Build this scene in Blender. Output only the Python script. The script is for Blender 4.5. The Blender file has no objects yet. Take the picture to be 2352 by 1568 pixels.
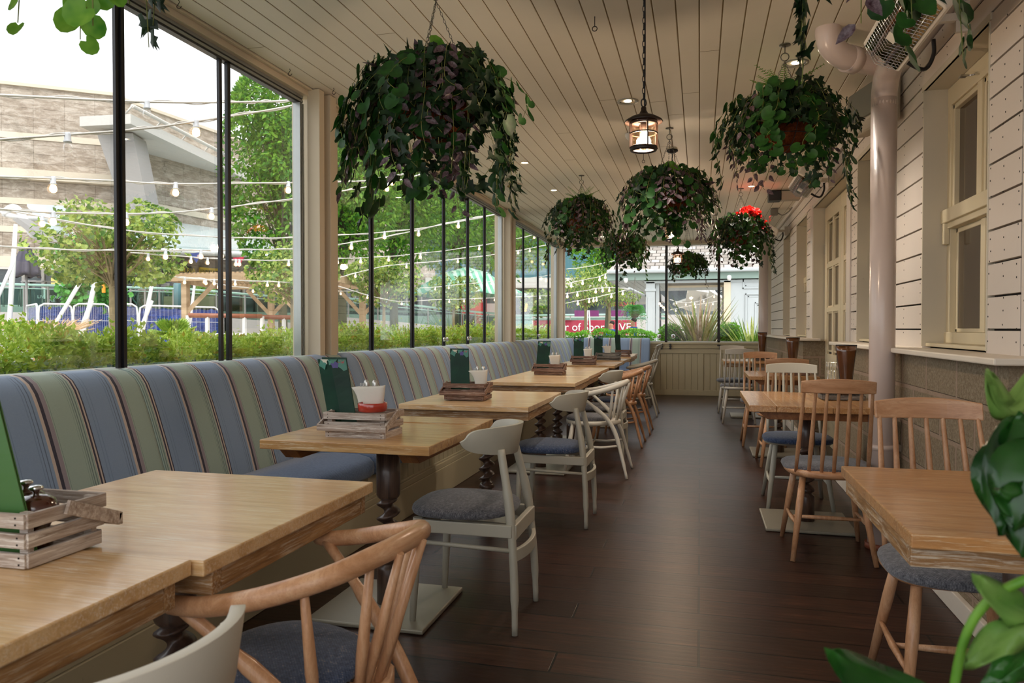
import bpy, math, random
from mathutils import Vector, Matrix
R = random.Random(7)
PI = math.pi
scene = bpy.context.scene
COL = scene.collection
# ---------------------------------------------------------------- camera frame (world is metric: x right, y along the room, z up)
F = 1700.0; YAW = math.atan(432 / F); PIT = math.atan(30 / F); EYE = 1.18
def ray(px, py):
    x = (px - 1176) / F; y = -(py - 784) / F
    fy = math.cos(PIT) + y * math.sin(PIT); z = -math.sin(PIT) + y * math.cos(PIT)
    return Vector((-math.sin(YAW) * fy + math.cos(YAW) * x, math.cos(YAW) * fy + math.sin(YAW) * x, z))
def far(px, py, d):
    """world point seen in that direction at ground distance d"""
    r = ray(px, py); k = d / math.hypot(r.x, r.y)
    return Vector((r.x * k, r.y * k, EYE + r.z * k))
# ---------------------------------------------------------------- mesh collector
class MB:
    def __init__(s): s.v = []; s.f = []; s.m = []; s.s = []
    def add(s, vs, fs, mi=0, sm=False):
        o = len(s.v); s.v += [tuple(v) for v in vs]
        for f in fs: s.f.append(tuple(i + o for i in f)); s.m.append(mi); s.s.append(sm)
        return s
    def box(s, x0, x1, y0, y1, z0, z1, mi=0, M=None):
        vs = [Vector((x, y, z)) for z in (z0, z1) for y in (y0, y1) for x in (x0, x1)]
        if M: vs = [M @ v for v in vs]
        return s.add(vs, [(0, 2, 3, 1), (4, 5, 7, 6), (0, 1, 5, 4), (2, 6, 7, 3), (0, 4, 6, 2), (1, 3, 7, 5)], mi)
    def cbox(s, c, d, mi=0, M=None):
        return s.box(c[0] - d[0] / 2, c[0] + d[0] / 2, c[1] - d[1] / 2, c[1] + d[1] / 2, c[2] - d[2] / 2, c[2] + d[2] / 2, mi, M)
    def beam(s, a, b, w, h, mi=0, up=(0, 0, 1)):
        a = Vector(a); b = Vector(b); d = (b - a); L = d.length; d.normalize(); u = Vector(up)
        if abs(d.dot(u)) > .98: u = Vector((0, 1, 0))
        r = d.cross(u).normalized(); u = r.cross(d)
        vs = [a + d * t * L + r * (i * w / 2) + u * (j * h / 2) for t in (0, 1) for j in (-1, 1) for i in (-1, 1)]
        return s.add(vs, [(0, 1, 3, 2), (4, 6, 7, 5), (0, 4, 5, 1), (2, 3, 7, 6), (0, 2, 6, 4), (1, 5, 7, 3)], mi)
    def tube(s, pts, r, n=10, mi=0, cap=True, sm=True, flat=None):
        pts = [Vector(p) for p in pts]; k = len(pts)
        rs = r if isinstance(r, (list, tuple)) else [r] * k
        prev = None; vs = []; fs = []
        for i, p in enumerate(pts):
            t = (pts[min(i + 1, k - 1)] - pts[max(i - 1, 0)]).normalized()
            if prev is None:
                a = Vector((0, 0, 1)) if abs(t.z) < .9 else Vector((1, 0, 0))
                n1 = t.cross(a).normalized()
            else:
                n1 = (prev - t * prev.dot(t)).normalized()
            prev = n1; n2 = t.cross(n1)
            for j in range(n):
                an = 2 * PI * j / n; fl = flat if flat else 1
                vs.append(p + n1 * (math.cos(an) * rs[i]) + n2 * (math.sin(an) * rs[i] * fl))
        for i in range(k - 1):
            for j in range(n):
                fs.append((i * n + j, i * n + (j + 1) % n, (i + 1) * n + (j + 1) % n, (i + 1) * n + j))
        s.add(vs, fs, mi, sm)
        if cap:
            o = len(s.v) - n * k
            s.f.append(tuple(o + j for j in range(n))[::-1]); s.m.append(mi); s.s.append(False)
            s.f.append(tuple(o + (k - 1) * n + j for j in range(n))); s.m.append(mi); s.s.append(False)
        return s
    def lathe(s, prof, c=(0, 0, 0), n=20, mi=0, sm=True, M=None, cap=True):
        vs = []; fs = []; c = Vector(c)
        for r, z in prof:
            for j in range(n):
                a = 2 * PI * j / n; v = Vector((r * math.cos(a), r * math.sin(a), z))
                vs.append((M @ v if M else v) + c)
        k = len(prof)
        for i in range(k - 1):
            for j in range(n): fs.append((i * n + j, i * n + (j + 1) % n, (i + 1) * n + (j + 1) % n, (i + 1) * n + j))
        s.add(vs, fs, mi, sm)
        if cap:
            o = len(s.v) - n * k
            for q, rev in ((0, True), (k - 1, False)):
                t = tuple(o + q * n + j for j in range(n))
                s.f.append(t[::-1] if rev else t); s.m.append(mi); s.s.append(False)
        return s
    def sphere(s, c, r, n=10, mi=0, sc=(1, 1, 1)):
        vs = []; fs = []; c = Vector(c); h = max(4, n // 2 + 1)
        for i in range(h + 1):
            th = PI * i / h
            for j in range(n):
                a = 2 * PI * j / n
                vs.append(c + Vector((r * sc[0] * math.sin(th) * math.cos(a), r * sc[1] * math.sin(th) * math.sin(a), -r * sc[2] * math.cos(th))))
        for i in range(h):
            for j in range(n): fs.append((i * n + j, i * n + (j + 1) % n, (i + 1) * n + (j + 1) % n, (i + 1) * n + j))
        return s.add(vs, fs, mi, True)
    def loops(s, loops, mi=0, sm=True, cap=True):
        n = len(loops[0]); vs = [v for l in loops for v in l]; fs = []
        for i in range(len(loops) - 1):
            for j in range(n): fs.append((i * n + j, i * n + (j + 1) % n, (i + 1) * n + (j + 1) % n, (i + 1) * n + j))
        if cap: fs.append(tuple(range(n))[::-1]); fs.append(tuple((len(loops) - 1) * n + j for j in range(n)))
        return s.add(vs, fs, mi, sm)
    def prism(s, poly, z0, z1, mi=0, M=None, sm=False):
        n = len(poly); vs = [Vector((p[0], p[1], z)) for z in (z0, z1) for p in poly]
        if M: vs = [M @ v for v in vs]
        fs = [tuple(range(n))[::-1], tuple(range(n, 2 * n))] + [(j, (j + 1) % n, n + (j + 1) % n, n + j) for j in range(n)]
        return s.add(vs, fs, mi, sm)
    def build(s, name, mats, parent=None, bevel=0, loc=None, rz=0, seg=2, solid=0, sub=0, angle=40):
        me = bpy.data.meshes.new(name); me.from_pydata(s.v, [], s.f)
        mats = mats if isinstance(mats, (list, tuple)) else [mats]
        for m in mats: me.materials.append(m)
        me.polygons.foreach_set('material_index', s.m); me.polygons.foreach_set('use_smooth', s.s)
        me.update()
        o = bpy.data.objects.new(name, me); COL.objects.link(o)
        if parent: o.parent = parent
        if loc: o.location = loc
        o.rotation_euler.z = rz
        if solid:
            q = o.modifiers.new('thick', 'SOLIDIFY'); q.thickness = solid; q.offset = 0
        if bevel:
            b = o.modifiers.new('edge', 'BEVEL'); b.width = bevel; b.segments = seg; b.limit_method = 'ANGLE'; b.angle_limit = math.radians(angle)
        if sub:
            q = o.modifiers.new('sub', 'SUBSURF'); q.levels = sub; q.render_levels = sub
        return o
def tag(o, label=None, cat=None, group=None, kind=None):
    if label: o['label'] = label
    if cat: o['category'] = cat
    if group: o['group'] = group
    if kind: o['kind'] = kind
    return o
def thing(name, label, cat, loc=(0, 0, 0), rz=0, group=None):
    o = bpy.data.objects.new(name, None); COL.objects.link(o); o.location = loc; o.rotation_euler.z = rz
    o.empty_display_size = .1
    return tag(o, label, cat, group)
def dup(root, loc, rz, label, group=None, swap=None):
    def cp(o, par):
        c = o.copy(); COL.objects.link(c); c.parent = par
        for ch in list(o.children): cp(ch, c)
        return c
    r = root.copy(); COL.objects.link(r); r.location = loc; r.rotation_euler.z = rz; r['label'] = label
    if group: r['group'] = group
    for ch in list(root.children): cp(ch, r)
    return r
def curve(pts, n=8):
    """Catmull-Rom through points"""
    P = [Vector(p) for p in pts]; P = [P[0] * 2 - P[1]] + P + [P[-1] * 2 - P[-2]]; out = []
    for i in range(1, len(P) - 2):
        for k in range(n):
            t = k / n; a, b, c, d = P[i - 1], P[i], P[i + 1], P[i + 2]
            out.append(.5 * ((2 * b) + (c - a) * t + (2 * a - 5 * b + 4 * c - d) * t * t + (3 * b - a - 3 * c + d) * t ** 3))
    out.append(P[-2]); return out
def lerp(a, b, t): return a + (b - a) * t
# ---------------------------------------------------------------- materials
def srgb(c):
    if isinstance(c, str):
        c = [int(c[i:i + 2], 16) / 255 for i in (0, 2, 4)]
    return tuple(((x / 12.92) if x <= .04045 else ((x + .055) / 1.055) ** 2.4) for x in c[:3]) + (1,)
class NT:
    def __init__(s, name):
        s.mat = bpy.data.materials.new(name); s.mat.use_nodes = True; s.t = s.mat.node_tree; s.n = s.t.nodes; s.l = s.t.links
        s.b = s.n['Principled BSDF']; s.out = s.n['Material Output']
    def new(s, typ, **kw):
        q = s.n.new(typ)
        for k, v in kw.items():
            if k.startswith('i_'): q.inputs[k[2:].replace('_', ' ')].default_value = v
            else: setattr(q, k, v)
        return q
    def link(s, a, b): s.l.new(a, b)
    def coords(s, scale=(1, 1, 1), rot=(0, 0, 0), kind='Object'):
        tc = s.new('ShaderNodeTexCoord'); mp = s.new('ShaderNodeMapping')
        mp.inputs['Scale'].default_value = scale; mp.inputs['Rotation'].default_value = rot
        s.link(tc.outputs[kind], mp.inputs[0]); return mp.outputs[0]
    def noise(s, vec, scale=5, detail=4, rough=.6, dist=0):
        q = s.new('ShaderNodeTexNoise'); q.inputs['Scale'].default_value = scale; q.inputs['Detail'].default_value = detail
        q.inputs['Roughness'].default_value = rough; q.inputs['Distortion'].default_value = dist
        s.link(vec, q.inputs['Vector']); return q.outputs['Fac']
    def ramp(s, fac, stops, interp='LINEAR'):
        q = s.new('ShaderNodeValToRGB'); cr = q.color_ramp; cr.interpolation = interp
        while len(cr.elements) < len(stops): cr.elements.new(.5)
        for e, (p, c) in zip(cr.elements, stops):
            e.position = p; e.color = srgb(c) if not isinstance(c, (int, float)) else (c, c, c, 1)
        s.link(fac, q.inputs[0]); return q.outputs[0]
    def math(s, op, a, b=None, c=None):
        q = s.new('ShaderNodeMath', operation=op)
        for i, x in enumerate((a, b, c)):
            if x is None: continue
            if isinstance(x, (int, float)): q.inputs[i].default_value = x
            else: s.link(x, q.inputs[i])
        return q.outputs[0]
    def mix(s, fac, a, b, mode='MIX'):
        q = s.new('ShaderNodeMix', data_type='RGBA', blend_type=mode)
        for i, x in ((0, fac), (6, a), (7, b)):
            if isinstance(x, (int, float)): q.inputs[i].default_value = x
            elif isinstance(x, (str, tuple)): q.inputs[i].default_value = srgb(x) if isinstance(x, str) else x
            else: s.link(x, q.inputs[i])
        return q.outputs[2]
    def bump(s, h, strength=.3, dist=.01):
        q = s.new('ShaderNodeBump'); q.inputs['Strength'].default_value = strength; q.inputs['Distance'].default_value = dist
        s.link(h, q.inputs['Height']); s.link(q.outputs[0], s.b.inputs['Normal']); return q.outputs[0]
    def col(s, c):
        if isinstance(c, str): s.b.inputs['Base Color'].default_value = srgb(c)
        else: s.link(c, s.b.inputs['Base Color'])
        return s
    def set(s, rough=.5, spec=.5, metal=0, coat=0):
        s.b.inputs['Roughness'].default_value = rough; s.b.inputs['Specular IOR Level'].default_value = spec
        s.b.inputs['Metallic'].default_value = metal; s.b.inputs['Coat Weight'].default_value = coat; s.b.inputs['Coat Roughness'].default_value = .15
        return s
    def sep(s, vec):
        q = s.new('ShaderNodeSeparateXYZ'); s.link(vec, q.inputs[0]); return q.outputs
def plain(name, c, rough=.5, spec=.5, metal=0, var=.08, scale=8, bump=0, coat=0):
    """painted / plastic / metal surface with a little tonal wear"""
    t = NT(name); v = t.coords(); n = t.noise(v, scale, 5)
    k = srgb(c); hi = tuple(min(1, x * (1 + var)) for x in k[:3]) + (1,); lo = tuple(x * (1 - var) for x in k[:3]) + (1,)
    t.col(t.mix(n, lo, hi)); t.set(rough, spec, metal, coat)
    if bump: t.bump(t.noise(v, scale * 12, 3), bump, .002)
    return t.mat
def emit(name, c, e):
    t = NT(name); t.col(c); t.b.inputs['Emission Color'].default_value = srgb(c); t.b.inputs['Emission Strength'].default_value = e
    v = t.coords(); t.link(t.math('MULTIPLY_ADD', t.noise(v, 3), .1, .3), t.b.inputs['Roughness']); return t.mat
def wood(name, light, mid, dark, axis=0, rough=.45, grain=1.0, pale=None, coat=0, spec=.4, seam=0):
    t = NT(name); sc = [14, 14, 14]; sc[axis] = 1.1
    v = t.coords(tuple(x * grain for x in sc)); n = t.noise(v, 3, 7, .65, .6)
    c = t.ramp(n, [(.3, dark), (.5, mid), (.72, light)])
    sc2 = [60, 60, 60]; sc2[axis] = 3; f = t.noise(t.coords(tuple(sc2)), 4, 4, .7)
    c = t.mix(t.math('MULTIPLY', t.ramp(f, [(.48, 0.), (.62, 1.)]), .35), c, dark)
    if pale:
        sc3 = [70, 70, 70]; sc3[axis] = 4; g = t.noise(t.coords(tuple(sc3)), 2.2, 6, .75, .5)
        big = t.noise(t.coords(), 5, 3)
        c = t.mix(t.math('MULTIPLY', t.ramp(g, [(.5, 0.), (.64, 1.)]), t.ramp(big, [(.35, .25), (.65, .9)])), c, pale)
    if seam:
        # tonal change board by board across the grain
        s = t.sep(t.coords()); w = t.math('FLOOR', t.math('MULTIPLY', s[1 - axis], seam))
        wn = t.new('ShaderNodeTexWhiteNoise', noise_dimensions='1D'); t.link(w, wn.inputs['W'])
        c = t.mix(t.math('MULTIPLY', wn.outputs[0], .45), c, t.mix(.5, c, dark))
    t.col(c); t.set(rough, spec, 0, coat); t.bump(f, .12, .002); return t.mat
def paintboard(name, c, dirt='6e6550', amount=.35):
    """weathered paint with faint grime"""
    t = NT(name); v = t.coords(); n = t.noise(v, 1.6, 6, .7); m = t.noise(v, 22, 5, .75)
    a = t.ramp(n, [(.35, 0.), (.75, 1.)]); k = srgb(c)
    base = t.mix(t.math('MULTIPLY', a, .25), k, tuple(x * .8 for x in k[:3]) + (1,))
    sp = t.ramp(m, [(.66, 0.), (.74, 1.)]); t.col(t.mix(t.math('MULTIPLY', sp, amount), base, dirt))
    t.set(.5, .35); t.bump(t.noise(v, 60, 3), .08, .002); return t.mat
def fabric(name, c1, c2, scale=420, c3=None):
    t = NT(name); v = t.coords(); s = t.sep(v)
    a = t.math('SINE', t.math('MULTIPLY', s[0], scale * 2)); b = t.math('SINE', t.math('MULTIPLY', s[1], scale * 2))
    w = t.math('MULTIPLY', a, b); n = t.noise(v, 90, 3, .8)
    m = t.math('ADD', t.math('MULTIPLY', w, .10), n)
    st = [(.3, c1), (.62, c2)] + ([(.75, c3)] if c3 else [])
    t.col(t.ramp(m, st)); t.set(.95, .15); t.b.inputs['Sheen Weight'].default_value = .3
    t.bump(m, .5, .002); return t.mat
def leafmat(name, c1, c2, trans=.25, rough=.45, scale=9, spec=.4):
    t = NT(name); v = t.coords(); n = t.noise(v, scale, 3, .8)
    c = t.ramp(n, [(.32, c1), (.66, c2)]); t.col(c); t.set(rough, spec)
    tr = t.new('ShaderNodeBsdfTranslucent'); t.link(c, tr.inputs[0]); mx = t.new('ShaderNodeMixShader'); mx.inputs[0].default_value = trans
    t.link(t.b.outputs[0], mx.inputs[1]); t.link(tr.outputs[0], mx.inputs[2]); t.link(mx.outputs[0], t.out.inputs[0]); return t.mat
def glassmat(name, tint='ffffff', refl=.22, gloss=.0):
    t = NT(name); t.n.remove(t.b)
    a = t.new('ShaderNodeBsdfTransparent'); a.inputs[0].default_value = srgb(tint)
    g = t.new('ShaderNodeBsdfGlossy'); g.inputs['Roughness'].default_value = gloss; g.inputs[0].default_value = (1, 1, 1, 1)
    fr = t.new('ShaderNodeFresnel'); fr.inputs[0].default_value = 1.45
    f = t.math('MULTIPLY', fr.outputs[0], refl)
    mx = t.new('ShaderNodeMixShader'); t.link(f, mx.inputs[0]); t.link(a.outputs[0], mx.inputs[1]); t.link(g.outputs[0], mx.inputs[2])
    t.link(mx.outputs[0], t.out.inputs[0]); return t.mat
M = {}
M['cream'] = paintboard('cream_paint', 'd9cab0', amount=.12)
M['ceiling'] = paintboard('ceiling_paint', 'ebe2d0', amount=.1)
M['groove'] = plain('groove_tan', '8a7650', .8)  # tan brown backing of the plank grooves and joints
M['white_board'] = paintboard('white_board_paint', 'ded3c8', amount=.45)
M['reveal'] = paintboard('reveal_paint', 'cfc6b2', '8a6a48', amount=.5)
M['sill'] = paintboard('sill_paint', 'eadfce', amount=.12)
M['gap'] = plain('dark_gap', '2a241e', .9)
M['winframe'] = paintboard('window_cream', 'ddcfae', amount=.06)
M['dado'] = paintboard('dado_paint', 'cdc09e', amount=.1)
M['alu'] = plain('aluminium', 'a8aba8', .35, metal=.7)
M['alu_dark'] = plain('dark_track', '2c2d2c', .4)
M['black'] = plain('black_metal', '17161a', .4, var=.2)
M['iron'] = plain('bronze_iron', '2a1d16', .4, metal=.3, var=.25)
M['chain'] = plain('chain_steel', '6b675c', .35, metal=.8)
M['pipe'] = plain('pipe_plastic', 'd8c6bc', .3, var=.04, coat=.3)
M['chrome'] = plain('chrome', 'd8d8d8', .15, metal=1)
M['glass'] = glassmat('clear_glass')
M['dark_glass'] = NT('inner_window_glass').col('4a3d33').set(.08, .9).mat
M['grey_paint'] = plain('grey_chair_paint', 'b9b3a2', .42, var=.07, scale=5)
M['white_paint'] = plain('white_chair_paint', 'd6cfc0', .42, var=.05, scale=5)
M['base_metal'] = plain('base_plate', '9b9482', .4, metal=.3)
M['pedestal'] = wood('pedestal_wood', '6e5546', '543f34', '3a2a24', 2, .35, coat=.3)
M['beech'] = wood('beech', 'dbb08a', 'cb9870', 'ad7a52', 0, .4, .6, coat=.2)
M['beech_z'] = wood('beech_upright', 'dbb08a', 'cb9870', 'ad7a52', 2, .4, .6, coat=.2)
M['oak_x'] = wood('limed_oak_x', 'f0cfa0', 'e2b985', 'c2935d', 0, .3, .4, pale='f5ead6', coat=.35, seam=4)
M['oak_edge'] = wood('limed_oak_edge', 'c39a69', 'a0764a', '75512e', 1, .55, 1.3, pale='e9dec9')
M['oak_edge_x'] = wood('limed_oak_edge_x', 'c39a69', 'a0764a', '75512e', 0, .55, 1.3, pale='e9dec9')
M['oak_y'] = wood('oak_y', 'cfa069', 'b98551', '936137', 1, .3, .5, pale='d8bd92', coat=.35, seam=5)
M['oak_rough'] = wood('sawn_oak', 'd8b27a', 'c4945a', '9a6c3b', 0, .32, .7, pale='ead9b8', coat=.35, seam=5)
M['oak_warm_dim'] = wood('warm_dim_oak_x', 'd9a46c', 'c88f55', 'a06c3a', 0, .3, .45, pale='e6cba4', coat=.35, seam=4)  # orange-brown oak, the dimmer right-side light painted in as a darker tone
M['oak_brown'] = wood('oak_bearer', 'a86f3c', '8c5527', '693c1a', 1, .45, .6)
M['crate'] = wood('whitewashed_crate', 'd2c6ba', 'ae9d90', '7c6858', 0, .75, 1.6, pale='efe9e0')
M['crate2'] = wood('brown_crate', '9a7a66', '7b5c4c', '4d372e', 0, .75, 1.2, pale='bdaa9c')
M['crate_y'] = wood('whitewashed_crate_y', 'd2c6ba', 'ae9d90', '7c6858', 1, .75, 1.6, pale='efe9e0')
M['crate2_y'] = wood('brown_crate_y', '9a7a66', '7b5c4c', '4d372e', 1, .75, 1.2, pale='bdaa9c')
M['crate_grey'] = wood('grey_crate', '8b8781', '66625c', '3f3b38', 0, .75, 1.2, pale='aaa59c')
M['cush_grey'] = fabric('grey_weave', '45454a', '747377', c3='979597')
M['cush_blue'] = fabric('blue_weave', '2c3850', '4f5f7e', c3='9a8c82')
M['seat_blue'] = fabric('bench_blue', '46587a', '5f7495', scale=300)
M['red_dish'] = plain('red_glaze', 'b53a2a', .15, coat=.6)
M['napkin'] = plain('napkin_paper', 'ddd6c8', .8, bump=.2)
M['wood_cutlery'] = plain('steel_cutlery', 'c9c5bd', .25, metal=.6)
M['mill'] = plain('mill_wood', '4a2013', .15, coat=.8, var=.2)
M['heater_white'] = plain('heater_enamel', 'd9d2c6', .35)
M['amber'] = plain('amber_gloss', '5a3416', .12, coat=.8, var=.5, scale=14)
M['emit_warm'] = emit('warm_bulb', 'ffd9a0', 30)
M['emit_spot'] = emit('spot_lamp', 'fff0d0', 18)
M['emit_bulb_out'] = emit('festoon_bulb', 'ffc887', 3.2)
M['lantern_glass'] = glassmat('lantern_glass', 'fff0dc')
# ================================================================ ROOM SHELL
CE = 2.72; Y0 = -1.6; YE = 13.42; XL = -2.5; XR = 1.15; SILL = 1.0
def struct(o): o['kind'] = 'structure'; return o
# floor: dark stained boards running across the room
t = NT('dark_floor_boards'); v = t.coords()
br = t.new('ShaderNodeTexBrick', offset=.37, offset_frequency=3)
br.inputs['Scale'].default_value = 1; br.inputs['Brick Width'].default_value = 1.35; br.inputs['Row Height'].default_value = .165
br.inputs['Mortar Size'].default_value = .005; br.inputs['Mortar Smooth'].default_value = .2; br.inputs['Bias'].default_value = 0
br.inputs['Color1'].default_value = (0, 0, 0, 1); br.inputs['Color2'].default_value = (1, 1, 1, 1); br.inputs['Mortar'].default_value = (.5, .5, .5, 1)
t.link(v, br.inputs['Vector'])
g = t.noise(t.coords((1.2, 18, 1)), 3, 7, .7, .4); f = t.noise(t.coords((3, 70, 1)), 3, 4, .7)
c = t.ramp(g, [(.3, '24140f'), (.55, '43271c'), (.75, '68402f')])
c = t.mix(t.math('MULTIPLY', br.outputs['Color'], .7), c, '1d100c')
c = t.mix(t.math('MULTIPLY', t.ramp(f, [(.5, 0.), (.62, 1.)]), .35), c, '140a07')
c = t.mix(br.outputs['Fac'], c, '060303'); t.col(c)
t.link(t.math('MULTIPLY_ADD', f, .16, .24), t.b.inputs['Roughness']); t.b.inputs['Specular IOR Level'].default_value = .35
h = t.math('SUBTRACT', t.math('ADD', f, t.math('MULTIPLY', t.math('SINE', t.math('MULTIPLY', t.sep(v)[1], 190)), .12)), t.math('MULTIPLY', br.outputs['Fac'], 3))
t.bump(h, .22, .002); M['floor'] = t.mat
m = MB(); m.box(-2.65, 1.45, Y0, YE + .1, -.06, 0); struct(m.build('floor', M['floor']))
# ceiling planks, grooves between
m = MB(); m.box(-2.62, 1.42, Y0, YE + .12, CE + .004, CE + .08, 1)
x = -2.62
k = -25
while True:
    a = .099 + k * .1097; b = a + .1097
    if a > 1.40: break
    if b > -2.6: m.box(max(a + .0032, -2.62), min(b - .0032, 1.42), Y0, YE - .05, CE, CE + .012, 0)
    k += 1
struct(m.build('ceiling', [M['ceiling'], M['groove']], bevel=.0015, seg=1))
# plank butt joints : thin dark lines cut in the boards
m = MB()
for (px, py, w) in ((1400, 229, 1), (1150, 317, 1), (1515, 233, 1), (1553, 263, 1), (1290, 306, 1), (590, 109, 1), (1005, 160, 1), (1615, 118, 1), (880, 78, 1), (1600, 212, 1), (1520, 337, 1), (1310, 367, 1)):
    r = ray(px, py); kk = (CE - EYE) / r.z; X = r.x * kk; Y = r.y * kk; q = math.floor((X - .099) / .1097); a = .099 + q * .1097
    m.box(a + .004, a + .106, Y, Y + .003, CE - .0006, CE + .002)
struct(m.build('trim_1', M['groove']))
# ---- left wall
m = MB(); m.box(-2.62, -2.45, Y0, YE, 0, SILL - .02); struct(m.build('wall_left', M['dado'], bevel=.004))
m = MB()
m.box(-2.53, -2.45, Y0, YE + .1, 2.672, CE); m.box(-2.45, -2.425, Y0, YE, CE - .014, CE)
struct(m.build('trim_2', M['cream'], bevel=.003))
# posts (pairs of square cream posts)
pn = 3
for a, b, xo in ((4.30, 4.72, 0), (9.24, 9.86, 0), (12.98, 13.42, 0)):
    m = MB(); m.box(-2.6, -2.452, a + .07, b - .0, SILL - .05, 2.68)
    m.box(-2.46, -2.372, a + .02, a + .085, .98, CE - .004); m.box(-2.46, -2.364, a + .15, a + .235, .98, CE - .004)
    struct(m.build('trim_%d' % pn, M['cream'], bevel=.004)); pn += 1
def window_bay(n, ya, yb, mull, gaps=()):
    fr = MB()
    for z0, z1, mi in ((2.655, 2.675, 0), (2.645, 2.655, 1), (2.63, 2.645, 0), (2.62, 2.63, 1)):
        fr.box(-2.525, -2.482 - (.0 if mi == 0 else .006), ya, yb, z0, z1, mi)
    for a, b, mi in ((0, .014, 0), (.014, .022, 1), (.022, .034, 0), (.034, .042, 1), (.042, .052, 0)):
        fr.box(-2.525, -2.475 - (.0 if mi == 0 else .006), yb - b, yb - a, SILL - .02, 2.62, mi)
        fr.box(-2.525, -2.475 - (.0 if mi == 0 else .006), ya + a, ya + b, SILL - .02, 2.62, mi)
    fr.box(-2.58, -2.44, ya, yb, SILL - .04, SILL + .005, 0)
    w = struct(fr.build('window_%d' % n, [M['alu'], M['alu_dark']]))
    es = [ya + .05] + list(mull) + [yb - .05]
    for a, b in zip(es[:-1], es[1:]):
        g = MB(); g.box(-2.512, -2.502, a + .003, b - .003, SILL, 2.625); g.build('pane', M['glass'], w)
    for y in mull:
        g = MB(); wd = .022
        if y in gaps:
            g.box(-2.512, -2.495, y - .045, y - .022, SILL, 2.63); g.box(-2.508, -2.488, y + .016, y + .042, SILL, 2.63)
        else:
            g.box(-2.512, -2.497, y - wd, y + .003, SILL, 2.63); g.box(-2.510, -2.488, y + .003, y + wd, SILL, 2.63)
        g.build('mullion', M['black'], w)
    # round patch fittings near the foot of some mullions
    for y in mull[2:4] if n == 2 else (mull[1:2] if n == 3 else ()):
        for s in (-.045, .045):
            k = MB(); k.lathe([(.0, 0), (.022, 0), (.024, .006), (.014, .018), (0, .02)], (-2.485, y + s, 1.07), 14, M=Matrix.Rotation(PI / 2, 3, 'Y'), cap=False); k.build('fitting', M['chrome'], w)
    return w
window_bay(1, Y0, 4.31, [-.2, .55, 1.3, 2.03, 2.767, 3.515], gaps=(3.515,))
window_bay(2, 4.71, 9.25, [5.36, 6.21, 7.05, 7.84, 8.50])
window_bay(3, 9.85, 13.0, [10.5, 11.5, 12.35])
# ---- end wall: panelled dado, ledge, frameless panes
m = MB(); m.box(-2.62, 1.42, YE, YE + .12, 0, .93); 
for k in range(34):
    a = -2.5 + k * .107
    m.box(a + .003, a + .104, YE - .014, YE, .09, .74)
m.box(-2.5, 1.2, YE - .022, YE, 0, .095)
m.box(-.02, .06, YE - .024, YE, .06, .74)
m.box(-2.5, 1.2, YE - .03, YE, .74, .83); m.box(-2.5, 1.2, YE - .05, YE + .02, .83, .845); m.box(-2.5, 1.2, YE - .035, YE, .845, .9)
m.box(-2.5, 1.2, YE - .06, YE + .16, .9, .935)
struct(m.build('wall_back', M['dado'], bevel=.003, seg=1))
m = MB(); m.box(-2.62, 1.42, YE - .08, YE + .12, 2.665, CE + .07); m.box(-2.62, 1.42, YE - .1, YE + .0, 2.65, 2.67)
struct(m.build('trim_6', M['cream'], bevel=.003))
w = MB(); w.box(-2.36, 1.2, YE + .02, YE + .07, .93, .955); w.box(-2.36, 1.2, YE + .02, YE + .07, 2.64, 2.67)
w4 = struct(w.build('window_4', [M['alu'], M['alu_dark']]))
es = [-2.36, -1.465, -.585, .315, 1.2]
for a, b in zip(es[:-1], es[1:]):
    g = MB(); g.box(a + .004, b - .004, YE + .04, YE + .05, .95, 2.65); g.build('pane', M['glass'], w4)
for x in es[1:-1]:
    g = MB(); g.box(x - .022, x + .022, YE + .02, YE + .065, .86, 2.66); g.build('mullion', M['black'], w4)
for x in (-.585,):
    for s in (-.075, .075):
        k = MB()
        for z in (.83, .862, .893): k.cbox((x + s, YE - .06, z), (.045, .02, .016))
        k.cbox((x + s, YE - .055, .862), (.02, .02, .1)); k.build('hinge', M['black'], w4)
        k = MB(); k.lathe([(0, 0), (.038, 0), (.04, .008), (.02, .02), (0, .022)], (x + s * 1.6, YE + .03, 1.04), 16, M=Matrix.Rotation(PI / 2, 3, 'X'), cap=False); k.build('fitting', M['chrome'], w4)
k = MB(); k.cbox((.315, YE - .055, .885), (.05, .03, .02)); k.cbox((.33, YE - .055, .85), (.014, .02, .07)); k.build('latch', M['black'], w4)
# ---- right wall : boarded wall with deep reveals over a stone plinth
t = NT('split_stone_blocks'); v = t.coords(); s = t.sep(v)
cmb = t.new('ShaderNodeCombineXYZ'); t.link(t.math('ADD', s[1], s[0]), cmb.inputs[0]); t.link(t.math('SUBTRACT', s[2], .12), cmb.inputs[1])
br = t.new('ShaderNodeTexBrick'); br.inputs['Scale'].default_value = 1; br.inputs['Brick Width'].default_value = .43; br.inputs['Row Height'].default_value = .19
br.inputs['Mortar Size'].default_value = .013; br.inputs['Mortar Smooth'].default_value = .25
br.inputs['Color1'].default_value = srgb('aa9a82'); br.inputs['Color2'].default_value = srgb('93836c'); br.inputs['Mortar'].default_value = srgb('b8a08c')
t.link(cmb.outputs[0], br.inputs['Vector']); n = t.noise(v, 70, 4, .8); n2 = t.noise(v, 9, 4)
c = t.mix(t.math('SUBTRACT', .6, t.math('MULTIPLY', br.outputs['Fac'], .5)), br.outputs['Color'], t.ramp(n, [(.3, '665743'), (.5, 'a08f76'), (.72, 'd0c3aa')])); c = t.mix(t.math('MULTIPLY', n2, .35), c, '6a5740'); t.col(c); t.set(.9, .2)
rib = t.math('POWER', t.math('ABSOLUTE', t.math('SINE', t.math('MULTIPLY', t.math('ADD', s[1], t.math('MULTIPLY', n2, .03)), 33))), .3)
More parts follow.
